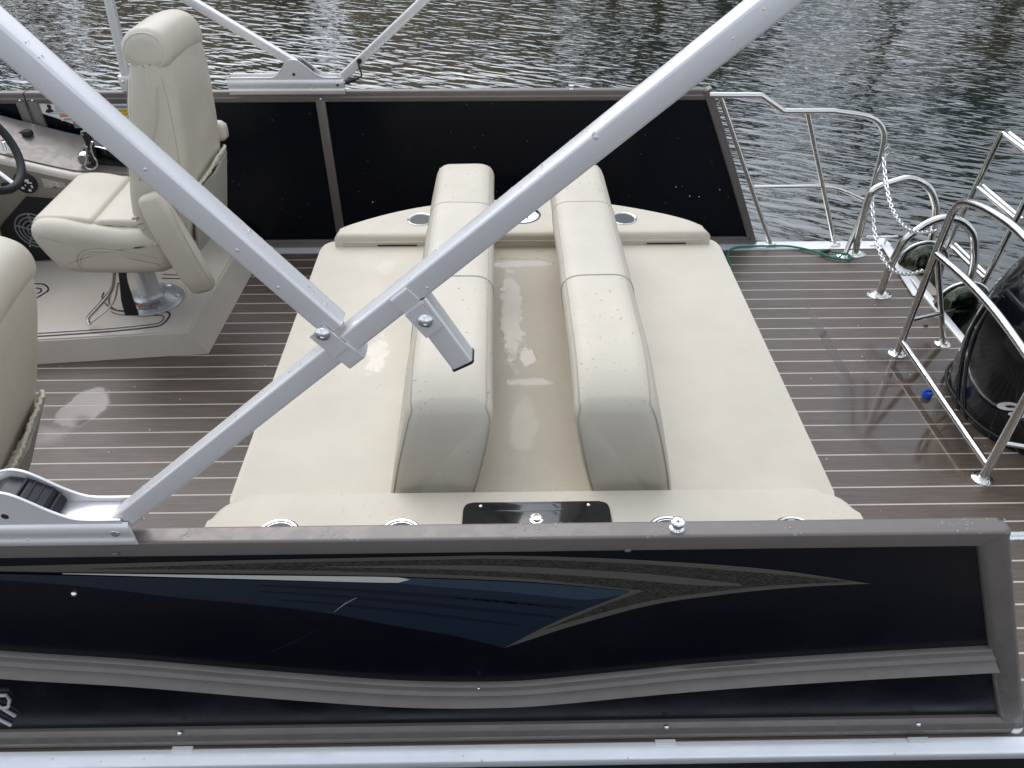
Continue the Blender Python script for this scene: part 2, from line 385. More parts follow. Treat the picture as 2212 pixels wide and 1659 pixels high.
def resample(pts, step=.010):
    pts = [Vector((p[0], p[1])) for p in pts]; out = []; acc = 0.0
    L = sum((pts[i]-pts[i-1]).length for i in range(len(pts))); n_ = max(12, int(L/step)); d = L/n_
    nxt = 0.0
    for i in range(len(pts)):
        a, b = pts[i], pts[(i+1) % len(pts)]; l_ = (b-a).length
        while nxt < acc+l_-1e-9 and len(out) < n_: out.append(a.lerp(b, (nxt-acc)/l_)); nxt += d
        acc += l_
    return out
def puffy(prof, y0, y1, r, seg=6, n=6, warp=None, ends=(1, 1)):
    """closed XZ outline carried along Y between y0 and y1, drawn in at both ends so the rims are round (radius r)"""
    P_ = resample(prof); K = len(P_)
    ar = sum(P_[i-1].x*P_[i].y-P_[i].x*P_[i-1].y for i in range(K)); sg = 1 if ar > 0 else -1
    nr = []
    for i in range(K):
        t = (P_[(i+1) % K]-P_[i-1]); v_ = Vector((-t.y, t.x))*sg; v_.normalize(); nr.append(v_)
    rows = []
    for k in range(seg+1):
        ph = math.pi/2*k/seg                       # 0 at the very end, 90 deg where the side starts
        rows.append((y0+r*(1-math.cos(ph)), r*(1-math.sin(ph))))
    for k in range(1, n): rows.append((y0+r+(y1-y0-2*r)*k/n, 0))
    for k in range(seg, -1, -1):
        ph = math.pi/2*k/seg; rows.append((y1-r*(1-math.cos(ph)), r*(1-math.sin(ph))))
    bm = bmesh.new(); rings = []
    for yy, ins in rows:
        ring = []
        for p, v_ in zip(P_, nr):
            q = p+v_*ins; c_ = V(q.x, yy, q.y)
            if warp: c_ = warp(c_)
            ring.append(bm.verts.new(c_))
        rings.append(ring)
    for A, B in zip(rings, rings[1:]):
        for k in range(K): bm.faces.new((A[k], A[(k+1) % K], B[(k+1) % K], B[k]))
    for ring, flip in ((rings[0], True), (rings[-1], False)):
        c0 = sum((v_.co for v_ in ring), Vector())/K; prev = ring
        for f_ in (.62, .28):
            cur = [bm.verts.new(c0+(v_.co-c0)*f_) for v_ in ring]
            for k in range(K):
                q_ = (prev[k], prev[(k+1) % K], cur[(k+1) % K], cur[k]); bm.faces.new(q_ if flip else tuple(reversed(q_)))
            prev = cur
        cv = bm.verts.new(c0)
        for k in range(K):
            q_ = (prev[k], prev[(k+1) % K], cv); bm.faces.new(q_ if flip else tuple(reversed(q_)))
    return bm, rings
def circ(r, n=14): return [(r*math.cos(2*math.pi*i/n), r*math.sin(2*math.pi*i/n)) for i in range(n)]
def rrect(w_, h, r, n=3):
    return [tuple(p) for p in roundpoly([(-w_/2, -h/2), (w_/2, -h/2), (w_/2, h/2), (-w_/2, h/2)], r, n)]
def sweep(path, sec, upv=(0, 0, 1), closed=False, caps=True, bm=None, fixed=False, scale=None):
    """section (a, b): a along side, b along normal"""
    bm = bm or bmesh.new(); path = [Vector(p) for p in path]; N = len(path); rings = []
    nrm = Vector(upv)
    for i, p in enumerate(path):
        if closed: t = path[(i+1) % N]-path[i-1]
        else: t = (path[min(i+1, N-1)]-path[max(i-1, 0)])
        t.normalize()
        if fixed: nrm = Vector(upv)
        nrm = nrm-t*nrm.dot(t)
        if nrm.length < 1e-6: nrm = t.orthogonal()
        nrm.normalize(); side = t.cross(nrm); s_ = scale[i] if scale else 1
        rings.append([bm.verts.new(p+side*a*s_+nrm*b*s_) for a, b in sec])
    K = len(sec)
    for i in range(N if closed else N-1):
        A, B = rings[i], rings[(i+1) % N]
        for k in range(K): bm.faces.new((A[k], A[(k+1) % K], B[(k+1) % K], B[k]))
    if caps and not closed:
        bm.faces.new(list(reversed(rings[0]))); bm.faces.new(rings[-1])
    return bm
def tube(path, r, n=12, **k): return sweep(path, circ(r, n), **k)
def lathe(prof, c, n=28, axis=(0, 0, 1), bm=None):
    """prof: (radius, height) pairs from bottom to top about an axis through c"""
    bm = bm or bmesh.new(); q = Vector((0, 0, 1)).rotation_difference(Vector(axis)).to_matrix(); c = Vector(c); rings = []
    for (r_, h) in prof:
        rings.append([bm.verts.new(c+q @ Vector((r_*math.cos(2*math.pi*i/n), r_*math.sin(2*math.pi*i/n), h))) for i in range(n)])
    for A, B in zip(rings, rings[1:]):
        for i in range(n): bm.faces.new((A[i], A[(i+1) % n], B[(i+1) % n], B[i]))
    if prof[0][0] > 1e-5: bm.faces.new(list(reversed(rings[0])))
    if prof[-1][0] > 1e-5: bm.faces.new(rings[-1])
    return bm
def flat(pts, thick, bm=None):
    """3-D planar outline given a little thickness along thick (vector)"""
    bm = bm or bmesh.new(); t = Vector(thick)
    a = [bm.verts.new(p) for p in pts]; b = [bm.verts.new(Vector(p)+t) for p in pts]
    fa = bm.faces.new(a); bm.faces.new(list(reversed(b)))
    N = len(a)
    for i in range(N): bm.faces.new((a[i], b[i], b[(i+1) % N], a[(i+1) % N]))
    bmesh.ops.triangulate(bm, faces=[f_ for f_ in bm.faces if len(f_.verts) > 4]); return bm
def text(name, s, m, size, mtx, parent, depth=.0004, label=None):
    cu = bpy.data.curves.new(name, 'FONT'); cu.body = s; cu.size = size; cu.extrude = depth; cu.align_x = 'CENTER'; cu.align_y = 'CENTER'
    to = bpy.data.objects.new(name, cu); COL.objects.link(to)
    me = bpy.data.meshes.new_from_object(to); bpy.data.objects.remove(to)
    me.transform(mtx); return obj(name, me, m, parent, label=label)
FX, FY, FZ = Vector((1, 0, 0)), Vector((0, 1, 0)), Vector((0, 0, 1))

# ================================================================== SETTING
bm = bmesh.new(); vs = [bm.verts.new(p) for p in ((-260, -120, -.62), (260, -120, -.62), (260, 400, -.62), (-260, 400, -.62))]; bm.faces.new(vs)
meta(obj('water', bm, 'water'), 'dark rippled lake water around the boat', 'water', kind='structure')
bm = bmesh.new()
xs = [-90+i*6 for i in range(31)]
rows = []
for j, (yy, zz) in enumerate(((27, -1.0), (28.2, -.1), (31, .35), (60, 1.2))):
    rows.append([bm.verts.new((x_, yy+.9*noise.noise(Vector((x_*.1, j, 0))), zz+.2*noise.noise(Vector((x_*.2, j*3, 1))))) for x_ in xs])
for A, B in zip(rows, rows[1:]):
    for i in range(len(xs)-1): bm.faces.new((A[i], A[i+1], B[i+1], B[i]))
meta(obj('far_bank', bm, 'grass', smooth=180), 'grassy far bank of the lake', 'bank', kind='structure')
meta(obj('dock', nbox((-6, -3, -.25), (6, .55, -.02), .01), 'concrete'), 'dock the photograph was taken from', 'dock', kind='structure')

def make_tree(name, seed, h, label):
    rnd = random.Random(seed); t = thing(name, label, 'tree', (0, 0, 0), 'trees on the far bank')
    bm = tube([(0, 0, -.5), (.1, 0, h*.25), (-.05, .1, h*.5), (.1, 0, h*.8)], .22, 8, scale=[1, .8, .55, .2])
    for k in range(6):
        a = rnd.random()*6.28; z0 = h*(.28+.08*k)
        tube([(0, 0, z0), (math.cos(a)*h*.14, math.sin(a)*h*.14, z0+h*.1), (math.cos(a)*h*.24, math.sin(a)*h*.24, z0+h*.22)], .09, 6, bm=bm, scale=[1, .6, .25])
    obj('trunk', bm, 'bark', t, smooth=60)
    bm = bmesh.new(); cl = []
    for k in range(26):
        a = rnd.random()*6.28; rr = h*.32*math.sqrt(rnd.random()); zz = h*(.3+.66*rnd.random()); rr *= 1.15-abs(zz/h-.55)*1.3
        cl.append((Vector((math.cos(a)*rr, math.sin(a)*rr, zz)), h*(.07+.07*rnd.random())))
    for k in range(2200):
        c_, r_ = cl[rnd.randrange(len(cl))]; d = Vector((rnd.gauss(0, 1), rnd.gauss(0, 1), rnd.gauss(0, .8)))
        p = c_+d.normalized()*r_*(rnd.random()**.4); s_ = .09+.08*rnd.random()
        q = Matrix.Rotation(rnd.random()*6.28, 3, 'Z') @ Matrix.Rotation(rnd.random()*3.1, 3, 'X')
        bm.faces.new([bm.verts.new(p+q @ Vector(e)*s_) for e in ((-1, -.6, 0), (1, -.5, .1), (.8, .7, 0), (-.7, .6, -.1))])
    me_o = obj('crown', bm, 'leaf', t); return t
kinds = [make_tree('bank_tree', 1, 7.5, 'x'), make_tree('bank_tree', 5, 9.5, 'x')]
spots = [(-31, 33, 1.1), (-25, 31, .85), (-20, 33, 1.0), (-8.2, 33, .55), (4.4, 32, 1.0), (6.0, 31, .8), (9, 33, 1.15), (15, 31.5, .95), (20, 32.5, 1.1), (26, 31, .9), (32, 33, 1.2), (39, 32, 1.0)]
ords = ['first', 'second', 'third', 'fourth', 'fifth', 'sixth', 'seventh', 'eighth', 'ninth', 'tenth', 'eleventh', 'twelfth']
for i, (x_, y_, s_) in enumerate(spots):
    o = kinds[i % 2] if i < 2 else copy_tree(kinds[i % 2])
    o.location = (x_, y_, 0); o.scale = (s_*1.35, s_*1.35, s_*1.35); o.rotation_euler.z = i*1.7
    o['label'] = 'leafy green tree on the far bank, %s from the left end of the row' % ords[i]
def house(x0, x1, y0, h, label):
    t = thing('bank_house', label, 'house', (x0, y0, 0)); y1 = y0+7
    obj('wall', nbox((x0, y0, -.3), (x1, y1, h)), 'stucco', t)
    bm = bmesh.new(); e = .6; zz = h+.02
    a = [bm.verts.new(p) for p in ((x0-e, y0-e, zz), (x1+e, y0-e, zz), (x1+e, y1+e, zz), (x0-e, y1+e, zz), (x0+2.2, (y0+y1)/2, h+2), (x1-2.2, (y0+y1)/2, h+2))]
    for q in ((0, 1, 5, 4), (1, 2, 5), (2, 3, 4, 5), (3, 0, 4), (3, 2, 1, 0)): bm.faces.new([a[k] for k in q])
    obj('roof', bm, 'roof', t)
    k = x0+1.1
    while k < x1-1.4:
        w_ = obj('window', nbox((k, y0-.05, 1.1), (k+1.1, y0+.02, 2.3), .02), 'white', t)
        obj('pane', nbox((k+.08, y0-.07, 1.18), (k+1.02, y0-.04, 2.22)), 'glass', w_)
        w_ = obj('window', nbox((k, y0-.05, 4.6), (k+1.1, y0+.02, 5.9), .02), 'white', t)
        obj('pane', nbox((k+.08, y0-.07, 4.68), (k+1.02, y0-.04, 5.82)), 'glass', w_); k += 2.3
    return t
house(-17.5, -9.5, 36, 7.6, 'tan stucco house on the far bank behind the gap in the trees')
house(-6.5, 2.5, 35, 8.2, 'taller tan stucco house on the far bank in the middle of the row')
house(33, 44, 38, 6.5, 'tan stucco house at the right end of the far bank')

# ================================================================== DECK
XL, XR = -4.2, 1.83          # bow-ward cut, transom
YN, YF = .895, 3.30          # fence lines
deck = thing('boat_deck', 'pontoon boat deck with dark woven planks, pale seams and bright aluminium edges', 'boat deck', (0, 2.1, 0))
obj('flooring', nbox((XL, .885, -.02), (XR, 3.235, 0)), 'deck', deck)
# near edge extrusion: flat lip, rounded nose
sec = [(.872, -.004), (.935, -.004), (.935, -.03), (.905, -.10), (.83, -.10), (.812, -.085), (.803, -.06), (.806, -.032), (.822, -.012), (.842, -.003), (.86, .0)]
sec = [(.888, -.0035), (.888, -.10), (.880, -.10), (.872, -.085), (.862, -.066), (.855, -.050), (.8515, -.038), (.8500, -.029), (.8505, -.021), (.853, -.0150), (.859, -.0105), (.867, -.0070), (.878, -.0040)]
obj('edge_trim', extrude(sec, 'x', XL, XR+.02), 'alu_edge', deck, smooth=60)
sec = [(3.236, -.01), (3.236, .004), (3.31, .004), (3.335, -.01), (3.345, -.04), (3.335, -.10), (3.236, -.10)]
obj('edge_trim', extrude(sec, 'x', XL, XR+.02), 'alu_edge', deck, smooth=40)
obj('transom_trim', nbox((XR, .875, -.10), (XR+.035, 3.33, .006), .004), 'alu_edge', deck, smooth=40)
obj('under_skin', nbox((XL, .90, -.30), (XR-.02, 3.25, -.101)), 'blackplastic', deck)
for yc, in ((1.25,), (2.1,), (2.95,)):
    obj('pontoon_tube', lathe([(.02, -6.1+.0), (.2, -6.0), (.30, -5.7), (.30, -.25), (.22, -.06), (.02, 0)], (XR-.05, yc, -.56), 24, axis=(1, 0, 0)), 'alu', deck, smooth=60)
# ladder slots plate
obj('slot_plate', flat([pz(1893, 514, .006), pz(1911, 513, .006), pz(1986, 640, .006), pz(1972, 640, .006)], (0, 0, .004)), 'alu_edge', deck)
obj('slot_pad', nbox((1.838, 2.85, -.04), (1.93, 3.10, -.015), .003), 'gel_dark', deck)

# ================================================================== FENCES
def slant_x(z, x_top=.889, x_bot=1.205): return x_bot+(x_top-x_bot)*(z/.72)
nf = thing('side_fence', 'near black panel side fence with bronze frame, swoosh graphics and curved rail', 'boat fence', (0, .915, 0))
Y0, Y1 = .900, .936
def railbox(z0, z1, y0, y1, x0, x1, r=.006): return extrude([tuple(p) for p in roundpoly([(y0, z0), (y1, z0), (y1, z1), (y0, z1)], r, 4)], 'x', x0, x1)
obj('top_rail', railbox(.682, .722, Y0, Y1+.002, XL, .905), 'bronze', nf, smooth=50)
# bottom rail: stepped section
sec = [(Y0+.004, .052), (Y0-.004, .040), (Y0-.010, .024), (Y0-.010, .004), (Y1, .004), (Y1, .052)]
obj('bottom_rail', extrude([tuple(p) for p in roundpoly(sec, .002, 2)], 'x', XL, 1.20), 'bronze', nf, smooth=30)
# slanted end post
pth = [V(.893, .918, .700), V(1.048, .918, .36), V(1.214, .918, .004)]
obj('end_post', sweep(pth, rrect(.058, .040, .016, 4), upv=(0, 1, 0)), 'bronze', nf, smooth=50)
obj('weld', lathe([(.026, 0), (.024, .008), (.02, .01)], (1.216, .915, -.002), 20), 'alu', nf, smooth=50)
obj('corner_cap', nbox((.868, Y0+.001, .683), (.923, Y1, .7215), .012, 4), 'bronze', nf, smooth=60)
# panels
pan = extrude([(XL, .05), (1.185, .05), (.90, .69), (XL, .69)], 'y', .912, .922)
obj('panel', pan, 'panel', nf)
# curved rail
YR = .906
topc = [(-260, 1393), (0, 1419), (277, 1437), (553, 1460), (803, 1479), (950, 1485), (1106, 1484), (1220, 1475), (1356, 1461.7), (1500, 1447), (1659, 1435), (1880, 1421), (2118, 1408), (2145, 1406.5)]
botc = [(-260, 1440), (0, 1467), (277, 1484), (553, 1507), (803, 1525.5), (950, 1531), (1106, 1529), (1220, 1521), (1381, 1505.5), (1500, 1495), (1659, 1483), (1880, 1469), (2131, 1455.5), (2160, 1454)]
tp = [py(x_, y_, YR-.008) for x_, y_ in topc]; bt = [py(x_, y_-1, YR-.0225) for x_, y_ in botc]
tp = smooth_path(tp, 5); bt = smooth_path(bt, 5)
bm = bmesh.new(); rings = []
prof = [(0, .914), (0, .9010), (.025, .8990), (.05, .8990), (.20, .8955), (.235, .8985), (.30, .8955), (.335, .8895), (.37, .8890), (.40, .8940), (.46, .8990), (.60, .8960), (.80, .8890), (.97, .8820), (1.0, .8850), (1.0, .914)]
for a, b in zip(tp, bt):
    rings.append([bm.verts.new((a.x+(b.x-a.x)*t, yy, a.z+(b.z-a.z)*t)) for t, yy in prof])
for A, B in zip(rings, rings[1:]):
    for k in range(len(prof)-1): bm.faces.new((A[k], B[k], B[k+1], A[k+1]))
bm.faces.new(rings[0]); bm.faces.new(list(reversed(rings[-1])))
obj('curved_rail', bm, 'bronze', nf, smooth=38)
# graphics
def decal(name, pts, m, lvl, smooth=0, mirror=False):
    Yd = .9118-.0006*lvl
    p = [py(x_, y_, Yd) for x_, y_ in pts]
    return obj(name, flat(p, (0, .0003, 0)), m, nf)
def crv(pts, n=5): return [tuple(p)[:2] for p in smooth_path([(a, b, 0) for a, b in pts], n)]
def fx(pts):
    pts = [(p.x, p.y) for p in smooth_path([(a_, b_, 0) for a_, b_ in pts], 8)]
    def f_(x_):
        if x_ <= pts[0][0]: return pts[0][1]
        for (xa, ya_), (xb, yb2) in zip(pts, pts[1:]):
            if xa <= x_ <= xb: return ya_+(yb2-ya_)*(x_-xa)/max(xb-xa, 1e-9)
        return pts[-1][1]
    return f_
def gstrip(name, x0, x1, top, bot, m, lvl, bm=None, fin=True, n=60):
    Yd = .9118-.0006*lvl; bm = bm or bmesh.new(); prev = None
    for i in range(n+1):
        x_ = x0+(x1-x0)*i/n; a_, b_ = top(x_), bot(x_)
        if b_ < a_+.05: b_ = a_+.05
        cur = (bm.verts.new(py(x_, a_, Yd)), bm.verts.new(py(x_, b_, Yd)))
        if prev: bm.faces.new((prev[0], cur[0], cur[1], prev[1]))
        prev = cur
    return obj(name, bm, m, nf) if fin else bm
U = fx([(-300, 1226), (0, 1223), (250, 1217), (553, 1209.5), (929, 1202), (1106, 1200.3), (1381, 1209.5), (1659, 1229.5), (1881, 1261)])
LO = fx([(1088, 1400), (1160, 1377), (1231, 1354), (1406, 1307), (1556, 1285), (1659, 1274), (1765, 1266), (1881, 1261)])
DG = fx([(1088, 1400), (1200, 1343), (1340, 1286), (1361, 1278)])
IN = fx([(-300, 1233), (0, 1234), (135, 1236), (553, 1240), (830, 1245), (1106, 1255), (1250, 1266), (1361, 1278)])
bm = gstrip('', -300, 1361, U, IN, None, 1, None, False); gstrip('', 1361, 1881, U, LO, None, 1, bm, False); gstrip('swoosh_graphic', 1088, 1361, DG, LO, 'khaki', 1, bm)
CT = fx([(195, 1229), (553, 1217.5), (929, 1210), (1106, 1208.5), (1381, 1219), (1659, 1239.5), (1835, 1256)])
CB = fx([(1181, 1359), (1250, 1338), (1400, 1299), (1530, 1280), (1659, 1266), (1835, 1257)])
CI = fx([(195, 1230), (553, 1231), (830, 1237), (1106, 1248), (1250, 1261), (1392, 1277)])
CD = fx([(1181, 1358), (1300, 1309), (1392, 1277)])
bm = gstrip('', 195, 1392, CT, CI, None, 2, None, False); gstrip('', 1392, 1835, CT, CB, None, 2, bm, False); gstrip('carbon_graphic', 1181, 1392, CD, CB, 'carbon', 2, bm)
gstrip('stripe_graphic', 700, 1600, fx([(700, 1223.5), (929, 1221), (1106, 1223), (1381, 1238), (1600, 1261)]), fx([(700, 1225), (929, 1229), (1106, 1236), (1250, 1244), (1381, 1254), (1500, 1264), (1600, 1266)]), 'khaki', 3)
BT = fx([(-300, 1236), (0, 1240), (553, 1253.5), (880, 1262), (1106, 1280), (1260, 1294), (1343, 1285.5)])
BB = fx([(-300, 1240), (0, 1253), (200, 1269), (375, 1290), (553, 1306), (703, 1324), (853, 1352), (978, 1373), (1088, 1399)])
bm = gstrip('', -300, 1088, BT, BB, None, 3.6, None, False); gstrip('blue_wedge_graphic', 1088, 1343, BT, fx([(1088, 1399), (1200, 1343), (1343, 1286)]), 'navy', 3.6, bm)
for (x0, y0, x1, y1, w0) in ((560, 1266, 1240, 1313, 7), (560, 1279, 1200, 1334, 8), (600, 1297, 1120, 1352, 6), (980, 1292, 1240, 1318, 4)):
    f0 = lambda x_, s_, x0=x0, y0=y0, x1=x1, y1=y1, w0=w0: y0+(y1-y0)*(((x_-x0)/(x1-x0))**1.25)+s_*w0*.5*math.sin(.25+2.6*(x_-x0)/(x1-x0))
    gstrip('dark_stripe', x0, x1, lambda x_: f0(x_, -1), lambda x_: f0(x_, 1), 'navyd', 4.4)
gstrip('steel_blue_stripe', 850, 1361, fx([(850, 1247), (1106, 1257), (1250, 1267), (1361, 1278)]), fx([(850, 1256), (880, 1262), (1106, 1280), (1262, 1295), (1343, 1285), (1361, 1278.5)]), 'steelblue', 5)
gstrip('pale_stripe', 135, 885, fx([(135, 1238.5), (553, 1243), (780, 1245.5), (860, 1247.5), (885, 1252)]), fx([(135, 1240), (300, 1244.5), (553, 1251.5), (840, 1259), (870, 1256), (885, 1252.5)]), 'pale', 5.6)
gstrip('scratch_mark', 722, 771, fx([(722, 1321), (745, 1303), (771, 1290)]), fx([(722, 1322.6), (747, 1304.6), (771, 1291.4)]), 'grey_print', 6, None, True, 10)
gstrip('scratch_mark', 580, 693, fx([(580, 1409), (650, 1378), (693, 1356)]), fx([(580, 1410.5), (651, 1379.5), (693, 1357.5)]), 'navy', 2, None, True, 12)
# screws, tabs
for (x_, y_) in ((388, 1584), (1440, 1571), (1984, 1565)):
    p = py(x_, y_, .896); obj('rivet', lathe([(.006, 0), (.0055, .002), (.003, .0042), (.0005, .0048)], p, 14, axis=(0, -1, .25)), 'chrome', nf, smooth=80)
p = py(160, 1283, .911); obj('rivet', lathe([(.006, 0), (.0055, .002), (.003, .0042), (.0005, .0048)], p, 14, axis=(0, -1, .1)), 'chrome', nf, smooth=80)
for (x_, y_) in ((395, 1617), (1437, 1602), (1983, 1597)):
    p = pz(x_, y_, .0); obj('clip_tab', nbox((p.x-.024, p.y-.006, -.003), (p.x+.024, p.y+.004, .004), .001), 'white', nf)
c_ = pz(1462, 1141, .722)
s_ = obj('snap_stud', lathe([(.0135, 0), (.0135, .003), (.009, .006), (.009, .010), (.0125, .013), (.0125, .019), (.010, .021), (.0095, .0195), (.0005, .0195)], (c_.x, c_.y, .7215), 24), 'chrome', nf, smooth=40)
bm = nbox((c_.x-.005, c_.y-.0009, .7407), (c_.x+.005, c_.y+.0009, .7415)); box(bm, (c_.x-.0009, c_.y-.005, .7408), (c_.x+.0009, c_.y+.005, .7416)); obj('cross_slot', bm, 'ink', s_)
# chrome emblem (only its right end is in view)
bm = bmesh.new()
for pts in ([(-60, 1503), (14, 1502), (21, 1512), (18, 1527), (4, 1530), (-60, 1529)], [(-20, 1516), (3, 1529), (33, 1547)], [(-60, 1536), (-12, 1549), (24, 1567)]):
    sweep([py(a, b, .907) for a, b in pts], rrect(.0062, .006, .0015, 2), upv=(0, 1, 0), fixed=True, bm=bm)
obj('emblem', bm, 'alu', nf, smooth=30)
# small lugs and drips on the rails
for (x_, y_, yy) in ((250, 1196, .899), (1356, 1188.5, .899)):
    p = py(x_, y_, yy); obj('drain_lug', nbox((p.x-.006, p.y-.003, p.z-.003), (p.x+.006, p.y+.004, p.z+.004), .002), 'bronze', nf)
p = py(1034, 1487, .895); obj('rail_screw', lathe([(.0035, 0), (.003, .002), (.0004, .003)], p, 10, axis=(0, -.6, .8)), 'chrome', nf, smooth=60)

def inner_fence(label, x0, x1, slant, posts, yin=3.288):
    f_ = thing('side_fence', label, 'boat fence', ((x0+x1)/2, yin, 0), 'far side fence sections')
    ya, yb = yin, yin+.036
    # stepped top rail
    sec = [(ya+.004, .690), (ya, .704), (ya, .708), (ya+.004, .712), (ya+.004, .728), (ya+.007, .733), (yb, .733), (yb, .690)]
    obj('top_rail', extrude(sec, 'x', x0, x1-(.0 if slant else 0)), 'bronze', f_, smooth=30)
    obj('bottom_rail', railbox(.006, .040, ya-.002, yb, x0, 1.19 if slant else x1, .004), 'bronze', f_, smooth=40)
    out = [(x0+.005, .03), (1.19 if slant else x1-.005, .03), (x1-.005, .70), (x0+.005, .70)]
    obj('panel', extrude(out, 'y', ya+.012, ya+.022), 'panel', f_)
    for xp in posts:
        obj('post', nbox((xp-.020, ya+.001, .035), (xp+.020, yb-.001, .698), .004), 'bronze', f_, smooth=40)
        obj('post_screw', lathe([(.005, 0), (.004, .003), (.0004, .004)], (xp+.004, ya-.0002, .703), 12, axis=(0, -1, 0)), 'chrome', f_, smooth=60)
    if slant:
        obj('end_post', sweep([V(.875, ya+.018, .733), V(1.05, ya+.018, .36), V(1.21, ya+.018, .004)], rrect(.036, .040, .006), upv=(0, 1, 0)), 'bronze', f_, smooth=40)
    return f_
ff = inner_fence('far black panel fence behind the lounge and helm seat, ending in a slanted post', -1.982, .893, True, [-1.960, -.757])
fb = inner_fence('far fence section beside the helm dash, left of the paired posts', XL, -1.988, False, [-2.012])
c_ = py(1235, 188, 3.3)
obj('snap_stud', lathe([(.012, 0), (.009, .004), (.009, .009), (.012, .012), (.012, .017), (.0004, .018)], (c_.x, 3.31, .732), 20), 'chrome', ff, smooth=40)
for (x_, y_) in ((805, 437), (1555, 410), (1510, 425), (1460, 404), (1490, 424)):
    p = py(x_, y_, 3.300); obj('panel_screw', lathe([(.0028, 0), (.002, .0015), (.0004, .002)], p, 10, axis=(0, -1, 0)), 'chrome', ff, smooth=60)
# warning plate on the inside of the far fence
def onf(x_, y_, d=0): return py(x_, y_, 3.2985-d)
A_ = [onf(*p) for p in ((75, 215), (300, 213), (300, 292), (190, 279), (120, 254), (86, 243), (79, 238))]
pl = obj('warning_plate', flat(A_, (0, -.0012, 0)), 'white', ff)
def rectf(name, a, b, m, d, parent=pl):
    p, q = onf(*a), onf(*b); return obj(name, nbox((min(p.x, q.x), 3.2985-d-.0006, min(p.z, q.z)), (max(p.x, q.x), 3.2985-d, max(p.z, q.z))), m, parent)
rectf('label_frame', (94, 217), (150, 245), 'grey_print', .0014); rectf('label_field', (95, 218), (150, 244), 'white', .0021)
rectf('orange_band', (96, 218.5), (150, 224), 'orange', .0028)
bm = bmesh.new(); pc = onf(106, 230, .003)
lathe([(.009, 0), (.009, .0008)], pc, 16, axis=(0, -1, 0), bm=bm); flat([onf(a, b, .003) for a, b in ((98, 243), (100, 237), (105, 234), (109, 234), (115, 238), (117, 243), (113, 242), (112, 239), (109, 243.5), (103, 243.5), (103, 238), (101, 243))], (0, -.0006, 0), bm)
obj('pictogram', bm, 'ink', pl)
for k in range(6): rectf('text_line', (119, 226+k*2.9), (147, 227+k*2.9), 'grey_print', .0028)
rectf('label_frame', (128, 246), (165, 261), 'grey_print', .0014); rectf('label_field', (129, 247), (165, 260), 'white', .0021); rectf('orange_band', (130, 247.5), (165, 252), 'orange', .0028); rectf('text_line', (138, 256), (160, 257.5), 'ink', .0028)
rectf('label_frame', (157, 262), (190, 276), 'grey_print', .0014); rectf('orange_band', (159, 263), (190, 268), 'orange', .0028)
rectf('orange_band', (218, 214), (282, 220), 'orange', .0028)
q_ = onf(250, 217, .0036)
RX = Matrix.Rotation(R(90), 4, 'X')
text('warning_text', '\u25b2 WARNING', 'ink', .018, Matrix.Translation(q_) @ RX, pl)
rectf('text_line', (226, 222), (282, 224), 'grey_print', .0028); rectf('grey_band', (230, 228), (282, 233), 'grey_print', .0028)
rectf('yellow_band', (232, 235), (282, 250), 'yellow', .0028)
q_ = onf(257, 239.5, .0036); text('capacity_text', '20 PERSONS OR 2368', 'ink', .013, Matrix.Translation(q_) @ RX, pl)
q_ = onf(257, 246, .0036); text('capacity_text', 'PERSONS, MOTOR, GEAR', 'ink', .009, Matrix.Translation(q_) @ RX, pl)
rectf('grey_band', (240, 254), (282, 258), 'grey_print', .0028)

# ================================================================== SUN LOUNGE
lg = thing('sun_lounge', 'wide cream vinyl sun lounge with two raised backrests and cup holder consoles', 'lounge', (.07, 1.87, 0))
XLn, XRn = -.640, .780
def slabs(x0, x1, y0, y1, z0, z1, r, seg=5): return nbox((x0, y0, z0), (x1, y1, z1), r, seg)
obj('base', nbox((XLn+.05, 1.0, .0), (XRn-.05, 2.62, .34), .01), 'vinyl_shade', lg)
# pads as outlines with rounded far corners
def pad(name, x0, x1, y0, y1, z0, z1, m, rc, bev=.030):
    pts = roundpoly([(x0, y0), (x1, y0), (x1, y1), (x0, y1)], rc, 6); return obj(name, extrude([tuple(p) for p in pts], 'z', z0, z1, bev, 4), m, lg, smooth=50)
pad('seat_pad', XLn, -.205, 1.225, 2.50, .34, .462, 'pad', [.02, .004, .004, .07])
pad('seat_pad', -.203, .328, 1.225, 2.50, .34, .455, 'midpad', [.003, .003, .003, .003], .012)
pad('seat_pad', .330, XRn, 1.225, 2.50, .34, .462, 'pad', [.004, .02, .07, .004])
# near console
pts = roundpoly([(-.655, .945), (.795, .945), (.795, 1.222), (-.655, 1.222)], [.02, .02, .10, .10], 8)
con = obj('console', extrude([tuple(p) for p in pts], 'z', .05, .500, .016, 4), 'vinyl', lg, smooth=45)
